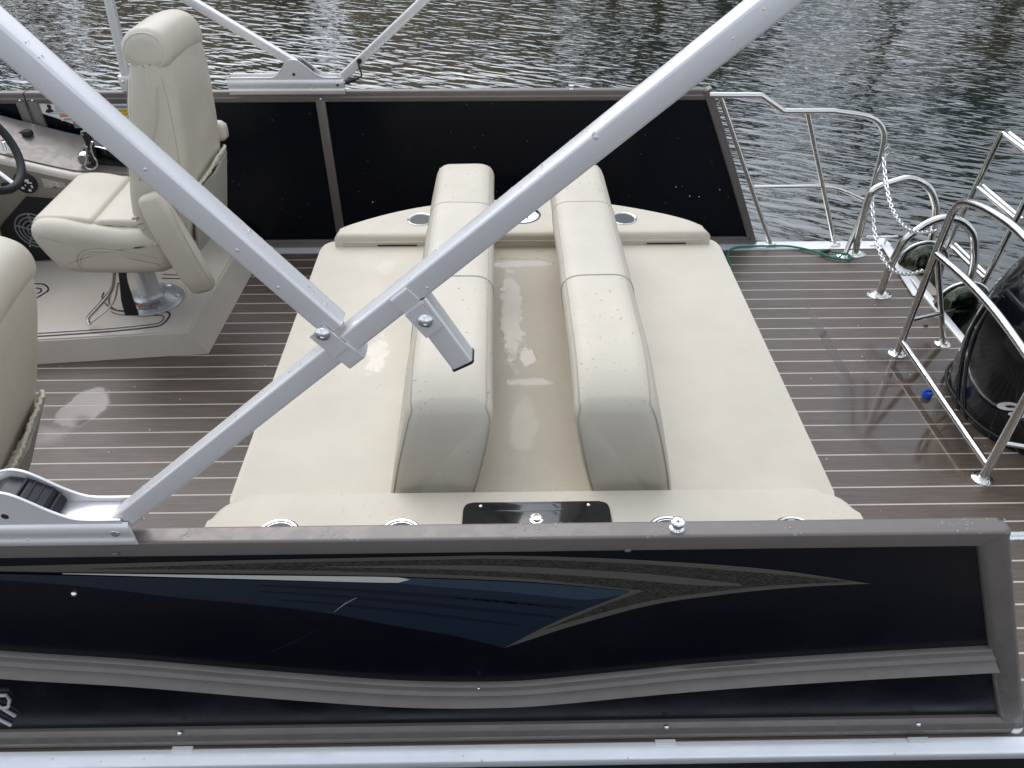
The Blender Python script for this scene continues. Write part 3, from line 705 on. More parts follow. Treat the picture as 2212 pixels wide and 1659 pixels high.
# far console: bowed outer edge
fo = [(-.590, 2.455), (.745, 2.455), (.735, 2.49), (.665, 2.56), (.55, 2.625), (.40, 2.685), (.22, 2.722), (.07, 2.728), (-.12, 2.715), (-.29, 2.672), (-.42, 2.612), (-.53, 2.54), (-.585, 2.49)]
fo = [(-.590, 2.455), (.745, 2.455)]+[(p.x, p.y) for p in smooth_path([(a_, b_, 0) for a_, b_ in fo[2:]], 5)]
far = obj('console', extrude(fo, 'z', .10, .508, .020, 4), 'vinyl', lg, smooth=50)
obj('piping', tube(smooth_path([(-.56, 2.4535, .478), (0.0, 2.4535, .4795), (.72, 2.4535, .478)], 4), .0028, 8), 'piping', far, smooth=180)
def cup(c, z, r, parent):
    o = obj('cup_holder', lathe([(r*.85, -.05), (r*.88, -.05), (r*.95, -.004), (r+.001, .0012), (r+.007, .0016), (r+.0085, .0003)], (c[0], c[1], z), 30), 'steel', parent, smooth=60)
    b = obj('cup_bottom', lathe([(r*.86, -.046), (.001, -.044)], (c[0], c[1], z+.002), 24), 'blackplastic', o)
    return o
# real holes for the cups would hide their rims: each is a shallow steel cup let into a dark well
def well(c, z, r, parent): obj('cup_well', lathe([(r, .0002), (r, .0009)], (c[0], c[1], z), 30), 'blackplastic', parent)
for c in ((-.49, 1.098), (-.225, 1.095), (.359, 1.093), (.634, 1.088)):
    o = obj('cup_holder', lathe([(.0005, .0006), (.034, .0007), (.0405, .0012), (.042, .0035), (.0465, .0045), (.050, .0025), (.0505, .0)], (c[0], c[1], .5), 34), 'steel', con, smooth=40)
    obj('cup_well', lathe([(.0385, .0016), (.0005, .0018)], (c[0], c[1], .5), 30), 'blackplastic', o)
for c in ((-.292, 2.566), (.447, 2.562)):
    o = obj('cup_holder', lathe([(.0005, .0006), (.034, .0007), (.0405, .0012), (.042, .0035), (.045, .0045), (.048, .0025), (.0485, .0)], (c[0], c[1], .508), 34), 'steel', far, smooth=40)
    obj('cup_well', lathe([(.0395, .0016), (.0005, .0018)], (c[0], c[1], .508), 30), 'blackplastic', o)
o = obj('table_mount', lathe([(.0005, .004), (.05, .004), (.064, .003), (.068, .0)], (.075, 2.60, .508), 34), 'chrome', far, smooth=40)
obj('mount_ring', lathe([(.066, .0012), (.071, .0015), (.072, .0)], (.075, 2.60, .508), 34), 'ink', o, smooth=40)
obj('mount_socket', lathe([(.024, .0045), (.022, .006), (.0005, .0055)], (.062, 2.605, .508), 24), 'ink', o, smooth=40)
obj('mount_pin', tube([(.100, 2.62, .51), (.101, 2.622, .56)], .0022, 8), 'ink', o)
for (xa, xb) in ((-.44, -.30), (.52, .66)):
    obj('drain_slot', nbox((xa, 2.452, .463), (xb, 2.4545, .468), .001), 'ink', far)
# glovebox in the near console
pts = roundpoly([(-.096, .96), (.240, .96), (.236, 1.186), (-.090, 1.186)], .022, 6)
gb = obj('glovebox', extrude([tuple(p) for p in pts], 'z', .4995, .5055, .002, 2), 'gloss_black', con, smooth=40)
pts = roundpoly([(-.060, .97), (.205, .97), (.203, 1.158), (-.058, 1.158)], .014, 6)
gd = obj('glovebox_door', extrude([tuple(p) for p in pts], 'z', .5056, .509, .0012, 2), 'gloss_black', gb, smooth=40)
pk = pz(1159, 1119, .512)
M['brass'] = mat('brass', (.70, .60, .36), .2, 1.0)
k_ = obj('lock', lathe([(.015, 0), (.015, .001), (.0105, .002), (.010, .004), (.0005, .0045)], (pk.x, pk.y, .5088), 24), 'chrome', gb, smooth=40)
obj('lock_ring', tube([(pk.x+.007*math.cos(a), pk.y+.009*math.sin(a), .5145) for a in [i*math.pi/8 for i in range(16)]], .0014, 6, closed=True), 'brass', gb, smooth=90)
for xa, ya in ((-.052, 1.176), (.190, 1.176)):
    obj('glovebox_screw', lathe([(.0045, 0), (.003, .0015), (.0004, .002)], (xa, ya, .5054), 12), 'chrome', gb, smooth=60)

# backrests: leaning slabs, one rising from each side of the middle pad
def backrest(top, bot, zt, ya, yb, flare):
    z0 = .40
    q = roundpoly([(bot[0], z0), (bot[1], z0), (top[1], zt), (top[0], zt)], [.048, .048, .052, .050], 8)
    def wp(c):
        k = max(0, min(1, (c.z-z0)/(zt-z0)))
        e_ = max(0, 1-(c.y-ya)/.26); c.y += .060*e_**2*k**2.0; c.z -= .060*k*e_**2.2 + .014*k*max(0, 1-(yb-c.y)/.12)**2
        m_ = (bot[0]+bot[1])/2+k*((top[0]+top[1])-(bot[0]+bot[1]))/2; c.x += .007*math.sin(math.pi*k)*max(-1, min(1, (c.x-m_)/.07))
        c.z += .0016*noise.noise(Vector((c.x*9, c.y*7, 3)))*k; c.x += .0015*noise.noise(Vector((c.z*12, c.y*6, 8)))
        return c
    bm, rings = puffy([tuple(p) for p in q], ya, yb, .027, 6, 34, wp)
    return bm, rings, len(rings[0])
def make_backrest(label, top, bot, flare):
    ya, yb = 1.228, 2.50
    bm, rings, K = backrest(top, bot, .766, ya, yb, flare)
    coords = [[v_.co.copy() for v_ in r_] for r_ in rings]
    br = obj('backrest', bm, 'vinyl', lg, smooth=180, label=label)
    # long piping seams on both shoulders and cross seams round the top
    L_, R_ = [], []
    mid_ = coords[len(coords)//2]; K_ = len(mid_)
    iR = max(range(K_), key=lambda k: mid_[k].x*.8+mid_[k].z); iL = max(range(K_), key=lambda k: -mid_[k].x*1.0+mid_[k].z)
    def corner(i0, sg):
        r_ = coords[3]; K2 = len(r_); st_ = 1 if r_[(i0+11) % K2].z < r_[(i0-11) % K2].z else -1; out = []; k_ = i0
        while r_[k_ % K2].z > .47 and len(out) < K2: out.append(r_[k_ % K2]+V(sg*.0008, -.0008, 0)); k_ += st_
        return list(reversed(out))[:-1:2]
    L_ += corner(iL, -1); R_ += corner(iR, 1)
    for r_ in coords[4:-6]:
        L_.append(r_[iL]+V(-.0006, 0, .0005)); R_.append(r_[iR]+V(.0006, 0, .0005))
    obj('seam', tube(L_, .0016, 6), 'seam', br, smooth=90); obj('seam', tube(R_, .0016, 6), 'seam', br, smooth=90)
    def cross(yc):
        i = min(range(len(coords)-1), key=lambda k_: abs(coords[k_][0].y-yc)); A, B = coords[i], coords[i+1]
        t = (yc-A[0].y)/(B[0].y-A[0].y) if B[0].y != A[0].y else 0
        ring_ = [A[k]*(1-t)+B[k]*t for k in range(K)]; st = min(range(K), key=lambda k: abs(ring_[k].x-(bot[0]+bot[1])/2)+ring_[k].z)
        ring_ = ring_[st:]+ring_[:st]; return [p_ for p_ in ring_[2:-2] if p_.z > .455]
    for yc in (1.735, 2.165):
        p = cross(yc); mid = sum(p, Vector())/len(p)
        obj('seam', tube([q+(q-mid).normalized()*.0008 for q in p], .0015, 6), 'seam', br, smooth=90)
    # patterned vinyl sleeve between the cross seams
    bm = bmesh.new(); rr = []
    for k in range(9):
        p = cross(1.737+(2.163-1.737)*k/8); mid = sum(p, Vector())/len(p); rr.append([bm.verts.new(q+(q-mid).normalized()*.0012) for q in p])
    for A, B in zip(rr, rr[1:]):
        for k in range(len(A)-1): bm.faces.new((A[k], A[k+1], B[k+1], B[k]))
    obj('patterned_panel', bm, 'weave', br, smooth=60)
    return br
make_backrest('left backrest, leaning away from the bow seat', (-.205, -.014), (-.275, -.086), -.02)
make_backrest('right backrest, leaning away from the stern pad', (.150, .335), (.226, .408), .02)

# ================================================================== HELM PLATFORM + CONSOLE
hp = thing('helm_platform', 'low cream moulded platform under the helm seat, with dark inlaid lines', 'platform', (-1.8, 2.7, 0))
topp = [(-3.4, 2.27), (-1.205, 2.455), (-1.185, 3.235), (-3.4, 3.235)]
botp = [(-3.4, 2.24), (-1.150, 2.445), (-1.125, 3.238), (-3.4, 3.238)]
bm = bmesh.new(); a = [bm.verts.new((x_, y_, .001)) for x_, y_ in botp]; b = [bm.verts.new((x_, y_, .100)) for x_, y_ in topp]
bm.faces.new(b)
for i in range(4): bm.faces.new((a[i], a[(i+1) % 4], b[(i+1) % 4], b[i]))
bmesh.ops.bevel(bm, geom=[e for e in bm.edges if all(v_.co.z > .05 for v_ in e.verts)], offset=.006, segments=2, affect='EDGES')
obj('moulding', bm, 'gelcoat', hp, smooth=30)
def strip(pts, w_, z=.1015):
    return sweep(smooth_path([pz(x_, y_, z) for x_, y_ in pts], 4), [(-w_/2, 0), (w_/2, 0), (w_/2, .0012), (-w_/2, .0012)], fixed=True)
outer = [(60, 728), (225, 717), (330, 706), (351, 700), (363, 688), (367, 678), (360, 674), (345, 673), (270, 672), (245, 668), (228, 656), (221, 643), (224, 632)]
inner = [(60, 721), (225, 709), (325, 698), (347, 693), (353, 684), (347, 680), (320, 680), (265, 679), (240, 671), (236, 655), (237, 643), (243, 636)]
obj('inlay_line', strip(outer, .006), 'purple', hp); obj('inlay_line', strip([(60, 721.5), (225, 711), (325, 701), (346, 696), (354, 687), (350, 682), (335, 681), (262, 680), (240, 673)], .003), 'purple', hp)
obj('inlay_line', strip([(240, 636), (235, 650), (240, 662), (252, 670), (275, 673.5), (300, 674)], .005), 'purple', hp)
obj('inlay_line', strip([(350, 601), (395, 602)], .004), 'purple', hp)
obj('inlay_line', strip([(352, 593), (390, 594)], .003), 'purple', hp)
obj('inlay_line', strip([(70, 614), (90, 613), (102, 619), (104, 627), (95, 634), (80, 643)], .006), 'purple', hp)
obj('inlay_line', strip([(78, 622), (88, 624), (88, 630), (80, 634)], .006), 'purple', hp)

hc = thing('helm_console', 'cream and grey helm console along the far fence with a black steering wheel', 'helm console', (-2.0, 3.1, .1))
YC = 3.016
def ztop(x_): return .478+.021*max(0, (-1.54-x_)/.22)+.10*max(0, (-1.75-x_)/.30)**1.15*.55
xsC = [-1.50, -1.56, -1.65, -1.75, -1.85, -1.95, -2.05, -2.2, -2.5, -2.9]
bm = bmesh.new(); rings = []
for x_ in xsC:
    zt = ztop(x_); rings.append([bm.verts.new(p) for p in ((x_, YC+.0, .101), (x_, YC, zt-.055), (x_, YC-.006, zt-.03), (x_, YC+.002, zt-.01), (x_, YC+.018, zt-.002), (x_, 3.27, zt+.045), (x_, 3.27, .101))])
for A, B in zip(rings, rings[1:]):
    for k in range(7): bm.faces.new((A[k], A[(k+1) % 7], B[(k+1) % 7], B[k]))
bm.faces.new(list(reversed(rings[0]))); bm.faces.new(rings[-1])
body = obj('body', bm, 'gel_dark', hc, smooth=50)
# cream lip
bm = bmesh.new(); rings = []
for x_ in xsC:
    zt = ztop(x_); rings.append([bm.verts.new(p) for p in ((x_, YC-.003, zt-.030), (x_, YC-.014, zt-.022), (x_, YC-.012, zt-.008), (x_, YC+.004, zt+.001), (x_, YC+.02, zt+.0), (x_, YC+.01, zt-.03))])
for A, B in zip(rings, rings[1:]):
    for k in range(6): bm.faces.new((A[k], A[(k+1) % 6], B[(k+1) % 6], B[k]))
bm.faces.new(list(reversed(rings[0]))); bm.faces.new(rings[-1])
obj('lip', bm, 'gelcoat', hc, smooth=60)
# grey dash skin
bm = bmesh.new(); rings = []
for x_ in xsC:
    zt = ztop(x_); rings.append([bm.verts.new(p) for p in ((x_, YC+.022, zt+.0005), (x_, YC+.022, zt+.007), (x_, 3.10, zt+.020), (x_, 3.268, zt+.052), (x_, 3.268, zt+.03))])
for A, B in zip(rings, rings[1:]):
    for k in range(5): bm.faces.new((A[k], A[(k+1) % 5], B[(k+1) % 5], B[k]))
bm.faces.new(list(reversed(rings[0]))); bm.faces.new(rings[-1])
obj('dash', bm, 'dash', hc, smooth=50)
# main helm pod left of the frame edge, carrying the wheel
obj('helm_pod', extrude([tuple(p) for p in roundpoly([(-2.9, .10), (-2.16, .10), (-2.10, .45), (-2.19, .66), (-2.45, .80), (-2.9, .80)], .04, 5)], 'y', 2.45, 3.02, .02, 3), 'gelcoat', hc, smooth=50)
def onc(x_, y_, d=0): return py(x_, y_, YC-.0005-d)
pn = obj('speaker_panel', flat([onc(*p) for p in ((-30, 545), (12, 475), (57, 424), (130, 430), (150, 470), (135, 555), (70, 562)) ], (0, -.010, 0)), 'blackplastic', hc)
sc_ = onc(75, 498, .012)
bm = bmesh.new()
for rr in (.078, .062, .046, .028): tube([(sc_.x+rr*math.cos(a), sc_.y, sc_.z+rr*math.sin(a)) for a in [i*math.pi/16 for i in range(32)]], .004, 6, closed=True, bm=bm, upv=(0, 1, 0))
for k in range(5):
    a = k*2*math.pi/5+.3; tube([(sc_.x+.01*math.cos(a), sc_.y, sc_.z+.01*math.sin(a)), (sc_.x+.078*math.cos(a), sc_.y, sc_.z+.078*math.sin(a))], .0045, 6, bm=bm)
obj('speaker_grille', bm, 'grey_print', pn, smooth=60)
p = onc(57, 466, .012); obj('panel_screw', lathe([(.004, 0), (.0005, .002)], (sc_.x-.05, sc_.y, sc_.z-.075), 10, axis=(0, -1, 0)), 'chrome', pn)
# round remote and square switch on the front face, peeled sticker
c_ = onc(56, 394); rm = obj('round_remote', lathe([(.046, 0), (.046, .006), (.040, .010), (.0005, .0105)], c_, 30, axis=(0, -1, 0)), 'blackplastic', hc, smooth=40)
bm = bmesh.new()
for (dx, dz, wx, wz) in ((-.024, .008, .007, .006), (.012, .012, .009, .006), (.020, .002, .010, .003), (-.015, -.020, .006, .005), (.010, -.030, .006, .005), (0, .025, .003, .003), (.024, -.014, .004, .006), (.0, -.008, .003, .003), (-.006, .004, .002, .002)):
    box(bm, (c_.x+dx-wx, c_.y-.0114, c_.z+dz-wz), (c_.x+dx+wx, c_.y-.0104, c_.z+dz+wz), .0004, 1)
obj('button_mark', bm, 'white', rm)
c_ = onc(17, 405); sw = obj('rocker_switch', nbox((c_.x-.017, c_.y-.012, c_.z-.022), (c_.x+.015, c_.y, c_.z+.022), .003), 'blackplastic', hc, smooth=40)
obj('switch_mark', nbox((c_.x-.008, c_.y-.0128, c_.z+.006), (c_.x+.004, c_.y-.012, c_.z+.011)), 'grey_print', sw)
bm = bmesh.new(); rnd = random.Random(3)
pts = [(88, 385), (112, 386), (116, 383), (133, 384), (142, 404), (120, 403), (108, 406), (97, 405)]
flat([onc(*p) for p in pts], (0, -.0007, 0), bm)
M['residue'] = mat('sticker_residue', (.50, .48, .44), .6, var=(60, .25))
obj('sticker_residue', bm, 'residue', hc)
# gauges and knobs on the dash
def ond(x_, y_): 
    q = pz(x_, y_, .60)
    for _ in range(12):
        zz = ztop(q.x)+.007+(q.y-YC-.022)/.246*.045; q = pz(x_, y_, zz)
    return q
q = ond(60, 290); q.z += 0
cp = obj('socket_cap', lathe([(.022, 0), (.022, .012), (.018, .018), (.0005, .0185)], (q.x, q.y, q.z-.002), 20), 'rubber', hc, smooth=40)
obj('cap_tab', nbox((q.x-.036, q.y+.0, q.z+.002), (q.x-.016, q.y+.016, q.z+.008), .002), 'rubber', cp)
for (x_, y_, m_, r_) in ((8, 305, 'red', .011), (34, 282, 'white', .011), (2, 283, 'white', .010), (14, 294, 'grey_print', .009)):
    q = ond(x_, y_); kb = obj('dash_button', lathe([(r_, 0), (r_, .004), (r_*.9, .006), (.0005, .006)], (q.x, q.y, q.z), 18), 'chrome', hc, smooth=40)
    obj('button_face', lathe([(r_*.7, .0061), (r_*.65, .0075), (.0005, .0078)], (q.x, q.y, q.z), 16), m_, kb, smooth=40)
q = ond(17, 322); obj('dash_knob', lathe([(.019, 0), (.018, .006), (.014, .012), (.014, .030), (.012, .033), (.0005, .0335)], (q.x, q.y, q.z), 24), 'chrome', hc, smooth=35)
# throttle box and lever
q = ond(205, 355)
th = thing('throttle_control', 'black and chrome throttle lever on the grey dash behind the helm seat', 'throttle', (q.x, q.y, q.z))
qa, qb = ond(178, 360), ond(275, 372)
pr_ = [(qa.x-.005, qa.z-.004), (qb.x+.03, qb.z-.004), (qb.x+.03, qb.z+.012), (qb.x-.02, qa.z+.045), (qa.x+.08, qa.z+.072), (qa.x+.02, qa.z+.07), (qa.x-.004, qa.z+.035)]
obj('housing', extrude([tuple(p) for p in roundpoly(pr_, .012, 4)], 'y', qa.y+.02, qa.y+.10, .010, 3), 'gloss_black', th, smooth=45)
arc_ = smooth_path([(qa.x+.035, qa.y+.02, qa.z+.076), (qa.x+.09, qa.y+.018, qa.z+.074), (qb.x-.02, qa.y+.018, qa.z+.046), (qb.x+.025, qa.y+.018, qa.z+.014)], 5)
obj('chrome_arc', sweep(arc_, rrect(.012, .006, .002), upv=(0, 0, 1)), 'chrome', th, smooth=50)
yb_ = qa.y-.005
lv = obj('lever', sweep([py(203, 352, yb_), py(200, 325, yb_), py(190, 300, yb_-.005), py(181, 283, yb_-.008)], rrect(.030, .020, .007), upv=(0, 1, 0), scale=[.7, .8, 1, .9]), 'blackplastic', th, smooth=50)
loop = [py(x_, y_, yb_-.018) for x_, y_ in ((182, 310), (187, 325), (187, 345), (184, 358), (194, 366), (207, 362), (210, 350), (202, 336), (197, 318), (199, 306))]
obj('lever_trim', sweep(smooth_path(loop, 4), rrect(.007, .008, .003), upv=(0, 1, 0)), 'chrome', th, smooth=60)
obj('lever_button', nbox((lambda a: (a.x-.006, a.y-.018, a.z-.004))(py(181, 287, yb_)), (lambda a: (a.x+.006, a.y-.010, a.z+.004))(py(181, 287, yb_)), .001), 'grey_print', lv)
obj('lever_base', lathe([(.030, 0), (.030, .02), (.022, .032), (.0005, .033)], (qa.x+.018, qa.y+.022, qa.z+.03), 24, axis=(0, -1, 0)), 'chrome', th, smooth=45)
# wheel
wc = py(-52, 316, 2.78); wax = V(math.sin(R(62)), -.0, math.cos(R(62))).normalized()
e1 = FY; e2 = e1.cross(wax).normalized()
wl = obj('steering_wheel', tube([wc+e1*.175*math.cos(a)+e2*.175*math.sin(a) for a in [i*math.pi/24 for i in range(48)]], .0155, 12, closed=True, upv=tuple(wax)), 'rubber', hc, smooth=180)
for k in range(3):
    a = k*2*math.pi/3+math.pi/2
    obj('wheel_spoke', sweep([wc-wax*.03+(e1*math.cos(a)+e2*math.sin(a))*.02, wc+(e1*math.cos(a)+e2*math.sin(a))*.165], rrect(.022, .006, .002), upv=tuple(wax)), 'chrome', wl, smooth=50)
obj('wheel_hub', lathe([(.03, -.12), (.035, -.03), (.045, -.02), (.04, .0), (.0005, .005)], wc, 24, axis=wax), 'rubber', wl, smooth=50)

# ================================================================== HELM CHAIR
def make_chair():
    ch = thing('helm_chair', 'high-backed cream vinyl helm chair on the raised platform beside the throttle', 'captain chair', (-1.395, 2.68, .10), 'captain chairs')
    cy = 2.675
    # pedestal
    bp = obj('base_plate', lathe([(.118, 0), (.120, .006), (.114, .012), (.085, .020), (.055, .034), (.047, .048), (.047, .051)], (-1.395, 2.68, .101), 40), 'cast', ch, smooth=35)
    for a in (-1.9, -.9, .1, 1.2, 2.3, 3.3):
        obj('base_bolt', lathe([(.017, 0), (.015, .010), (.008, .013), (.0005, .013)], (-1.395+.093*math.cos(a), 2.68+.093*math.sin(a), .109), 12), 'cast', bp, smooth=40)
    pth = [V(-1.395+.078*math.cos(a), 2.68+.078*math.sin(a), .1255+.0) for a in [R(-130+i*8) for i in range(11)]]
    obj('warning_band', sweep(pth, [(-.008, -.001), (.008, -.001), (.008, .0016), (-.008, .0016)], upv=(0, -.25, 1)), 'orange', bp)
    for i, c_ in enumerate('WARNING'):
        a = R(-124+i*11); p = V(-1.395+.079*math.cos(a), 2.68+.079*math.sin(a), .1285)
        text('warning_text', c_, 'ink', .016, Matrix.Translation(p) @ Matrix.Rotation(a+R(90), 4, 'Z') @ Matrix.Rotation(R(12), 4, 'X'), bp, .0003)
    for (a, b) in ((-100, -76), (-72, -48)):
        q_ = [V(-1.395+r_*math.cos(R(t)), 2.68+r_*math.sin(R(t)), z_) for r_, z_, ts in ((.098, .1195, (a, (a+b)/2, b)), (.070-.0, .1325, (b, (a+b)/2, a))) for t in ts]
        obj('instruction_label', flat(q_, (0, 0, .0008)), 'grey_print', bp)
    obj('pedestal', lathe([(.042, 0), (.038, .03), (.036, .20)], (-1.395, 2.68, .145), 28), 'cast', ch, smooth=40)
    obj('swivel', nbox((-1.53, 2.55, .33), (-1.25, 2.81, .375), .01), 'blackplastic', ch, smooth=40)
    obj('lever', sweep([V(-1.395, 2.545, .36), V(-1.400, 2.52, .285), V(-1.402, 2.505, .215), V(-1.402, 2.50, .150)], rrect(.048, .012, .005), upv=(0, 1, 0), scale=[.6, .62, .95, 1.08]), 'blackplastic', ch, smooth=50)
    fp = [V(-1.44, 2.56, .31), V(-1.47, 2.545, .235), V(-1.53, 2.52, .175), V(-1.575, 2.50, .135), V(-1.57, 2.485, .115)]
    obj('slide_handle', sweep(smooth_path(fp, 4), rrect(.018, .014, .005), upv=(0, 0, 1)), 'steel', ch, smooth=60)
    obj('slide_handle', sweep(smooth_path([V(-1.43, 2.535, .27), V(-1.47, 2.52, .19), V(-1.545, 2.49, .135), V(-1.568, 2.484, .117)], 4), circ(.004, 8), upv=(0, 0, 1)), 'steel', ch, smooth=60)
    # seat: rounded side profile carried across
    prof = [(-1.20, .365), (-1.37, .360), (-1.53, .368), (-1.575, .40), (-1.605, .455), (-1.622, .51), (-1.612, .552), (-1.575, .570), (-1.50, .566), (-1.42, .548), (-1.30, .532), (-1.18, .53), (-1.15, .50), (-1.15, .41)]
    prof = [(p.x, p.y) for p in smooth_path([(a_, b_, 0) for a_, b_ in prof], 3, True)]
    bm, _r = puffy(prof, 2.425, 2.895, .045, 6, 6)
    obj('seat', bm, 'vinyl', ch, smooth=180)
    def cushion(xa, xb, za, zb, ya_, yb_):
        q_ = [(xa, za-.03), (xb, zb-.03), (xb+.004, zb-.008), (xb-.012, zb+.004), ((xa+xb)/2, (za+zb)/2+.008), (xa+.02, za+.002), (xa-.004, za-.012)]
        q_ = [(p.x, p.y) for p in smooth_path([(a_, b_, 0) for a_, b_ in q_], 3, True)]
        bm, _ = puffy(q_, ya_, yb_, .016, 4, 6); return obj('seat_cushion', bm, 'vinyl', ch, smooth=180)
    cushion(-1.608, -1.412, .572, .560, 2.475, 2.845); cushion(-1.408, -1.17, .556, .545, 2.475, 2.845)
    # stitching on the near side panel
    def sst(pts, r_=.0013, yy=2.4238): return tube(smooth_path([V(a, yy, b) for a, b in pts], 5), r_, 6)
    obj('stitching', sst([(-1.470, .385), (-1.475, .42), (-1.455, .455), (-1.41, .47), (-1.34, .466), (-1.26, .448), (-1.20, .43)]), 'piping', ch, smooth=90)
    obj('stitching', sst([(-1.478, .380), (-1.484, .42), (-1.462, .462), (-1.41, .478), (-1.34, .474), (-1.26, .455), (-1.20, .437)], .0009), 'seam', ch, smooth=90)
    # back shell: side profile carried across, shoulders drawn in towards the top
    back = [(-1.165, .42), (-1.235, .50), (-1.252, .60), (-1.226, .72), (-1.205, .80), (-1.180, .90), (-1.150, 1.0), (-1.125, 1.07), (-1.100, 1.120), (-1.045, 1.140), (-1.003, 1.12), (-.990, 1.06), (-.995, .97), (-1.006, .88), (-1.018, .78), (-1.036, .66), (-1.060, .54), (-1.105, .43)]
    back = [(p.x, p.y) for p in smooth_path([(a_, b_, 0) for a_, b_ in back], 2, True)]
    def shoulders(c):
        k = max(0, (c.z-.62)/.55); m_ = 2.655; c.y = m_+(c.y-m_)*(1-(.18 if c.y < m_ else .42)*k**1.7); return c
    def shoulders2(c):
        c = shoulders(c); k = max(0, (c.y-2.60)/.24); c.z -= .030*k*k; return c
    bm, _ = puffy(back, 2.425, 2.885, .055, 7, 8, shoulders); bk = obj('backrest', bm, 'vinyl', ch, smooth=180)
    hr = [(-1.108, 1.080), (-1.130, 1.11), (-1.122, 1.148), (-1.090, 1.178), (-1.045, 1.187), (-1.003, 1.172), (-.984, 1.135), (-.987, 1.09), (-1.02, 1.065), (-1.07, 1.065)]
    hr = [(p.x, p.y) for p in smooth_path([(a_, b_, 0) for a_, b_ in hr], 3, True)]
    bm, rg_ = puffy(hr, 2.424, 2.886, .034, 7, 10, shoulders2)
    cap_ = [v_.co.copy() for v_ in rg_[3]]; hd = obj('headrest', bm, 'vinyl', ch, smooth=180)
    obj('piping', tube(cap_, .0022, 8, closed=True), 'piping', hd, smooth=90)
    # bolster seams on the near side of the back
    def bs(pts, r_=.0013, m_='seam', yy=2.4235): obj('stitching', tube(smooth_path([V(a, y_, b) for a, y_, b in pts], 6), r_, 6), m_, bk, smooth=90)
    bs([(-1.012, 2.436, 1.06), (-1.010, 2.428, .97), (-1.018, 2.424, .85), (-1.033, 2.4235, .74), (-1.05, 2.424, .62), (-1.075, 2.426, .50)])
    bs([(-1.030, 2.433, 1.03), (-1.055, 2.4235, .93), (-1.10, 2.4225, .84), (-1.135, 2.423, .78), (-1.17, 2.424, .73)])
    bs([(-1.036, 2.433, 1.025), (-1.062, 2.4235, .928), (-1.107, 2.4225, .836), (-1.142, 2.423, .776), (-1.175, 2.424, .727)], .0009)
    bs([(-1.116, 2.434, 1.05), (-1.135, 2.427, .98), (-1.155, 2.4255, .90), (-1.185, 2.4255, .82), (-1.205, 2.426, .74)])
    bs([(-1.108, 2.434, 1.05), (-1.127, 2.4265, .98), (-1.147, 2.4245, .90), (-1.177, 2.4245, .82), (-1.197, 2.425, .74)], .0009)
    # mesh pocket on the rear with gathered elastic top
    obj('mesh_pocket', sweep([V(-1.045, 2.465, .545), V(-1.030, 2.655, .545), V(-1.045, 2.845, .545)], [(-.004, -.115), (.004, -.115), (.004, .115), (-.004, .115)], upv=(.22, 0, 1), fixed=True), 'mesh', bk)
    el = []
    for k in range(113):
        t = k/112; el.append(V(-1.022+.010*math.sin(math.pi*t)+.006*noise.noise(Vector((k*.33, 0, 0))), 2.455+.40*t, .668+.007*noise.noise(Vector((k*.41, 4, 0)))+.010*math.sin(math.pi*t)))
    obj('elastic_band', sweep(el, rrect(.010, .022, .004), upv=(0, 0, 1), scale=[1+.35*noise.noise(Vector((k*.55, 9, 0))) for k in range(113)]), 'vinyl_shade', bk, smooth=60)
    # gathered boot between seat and back
    bm = bmesh.new()
    for k in range(9):
        t = k/8; p = V(-1.232+.10*t, 2.430, .59-.15*t); tube([p+V(-.010, .002, -.003), p+V(.012, -.001, .005)], .005, 6, bm=bm)
    obj('gathered_vinyl', bm, 'vinyl_shade', ch, smooth=90)
    # stowed arm rests
    ar = obj('armrest', sweep([V(-1.02, 2.905, .715), V(-1.035, 2.905, .715), V(-1.10, 2.905, .712), V(-1.30, 2.905, .70), V(-1.37, 2.905, .698), V(-1.385, 2.905, .698)], rrect(.058, .085, .026, 5), upv=(0, 0, 1), scale=[.6, .85, 1, 1, .85, .6]), 'vinyl', ch, smooth=70)
    for yy in (2.378,):
        bm = bmesh.new(); pth = [V(-1.135, yy, .700), V(-1.130, yy, .685), V(-1.112, yy, .60), V(-1.085, yy, .50), V(-1.060, yy, .40), V(-1.045, yy, .345), V(-1.042, yy, .334)]
        sweep(pth, rrect(.105, .058, .026, 5), upv=(0, 1, 0), bm=bm, scale=[.62, .84, 1, 1.04, 1.0, .84, .6])
        ar = obj('armrest', bm, 'vinyl', ch, smooth=70)
        if yy < 2.5: obj('seam', tube(smooth_path([V(-1.068, yy-.022, .665), V(-1.052, yy-.025, .58), V(-1.030, yy-.025, .48), V(-1.006, yy-.025, .40), V(-1.000, yy-.02, .36)], 4), .0012, 6), 'seam', ar, smooth=90)
    return ch
chair = make_chair()
ch2 = copy_tree(chair); chair.location.x -= .02; ch2.location = (-1.578, 1.335, .0); ch2.rotation_euler.z = R(9)
rec = Matrix.Translation((-1.18, 2.65, .5)) @ Matrix.Rotation(R(15), 4, 'Y') @ Matrix.Translation((1.18, -2.65, -.5))   # this seat is reclined
for k_ in ch2.children:
    if k_.name.startswith(('backrest', 'headrest', 'armrest', 'gathered')): k_.matrix_parent_inverse = k_.matrix_parent_inverse @ rec
for k_ in ch2.children:
    if k_.name.startswith('armrest') and k_.data.vertices[0].co.y > 2.7: k_.location.x -= .16
ch2['label'] = 'cream helm chair at the left picture edge, only its tall back showing'

# ================================================================== BIMINI FRAME
bi = thing('bimini_frame', 'square aluminium bimini top frame crossing above the boat, hinged on both fences', 'bimini frame', (-.75, .915, .73))
YB = .912; SQ = rrect(.034, .034, .0045, 3)
def sqt(name, a, b, extra_a=0, extra_b=0, parent=bi, sec=SQ, y=YB):
    a, b = Vector(a), Vector(b); d = (b-a).normalized(); return obj(name, sweep([a-d*extra_a, b+d*extra_b], sec, upv=(0, 1, 0)), 'alu', parent, smooth=45)
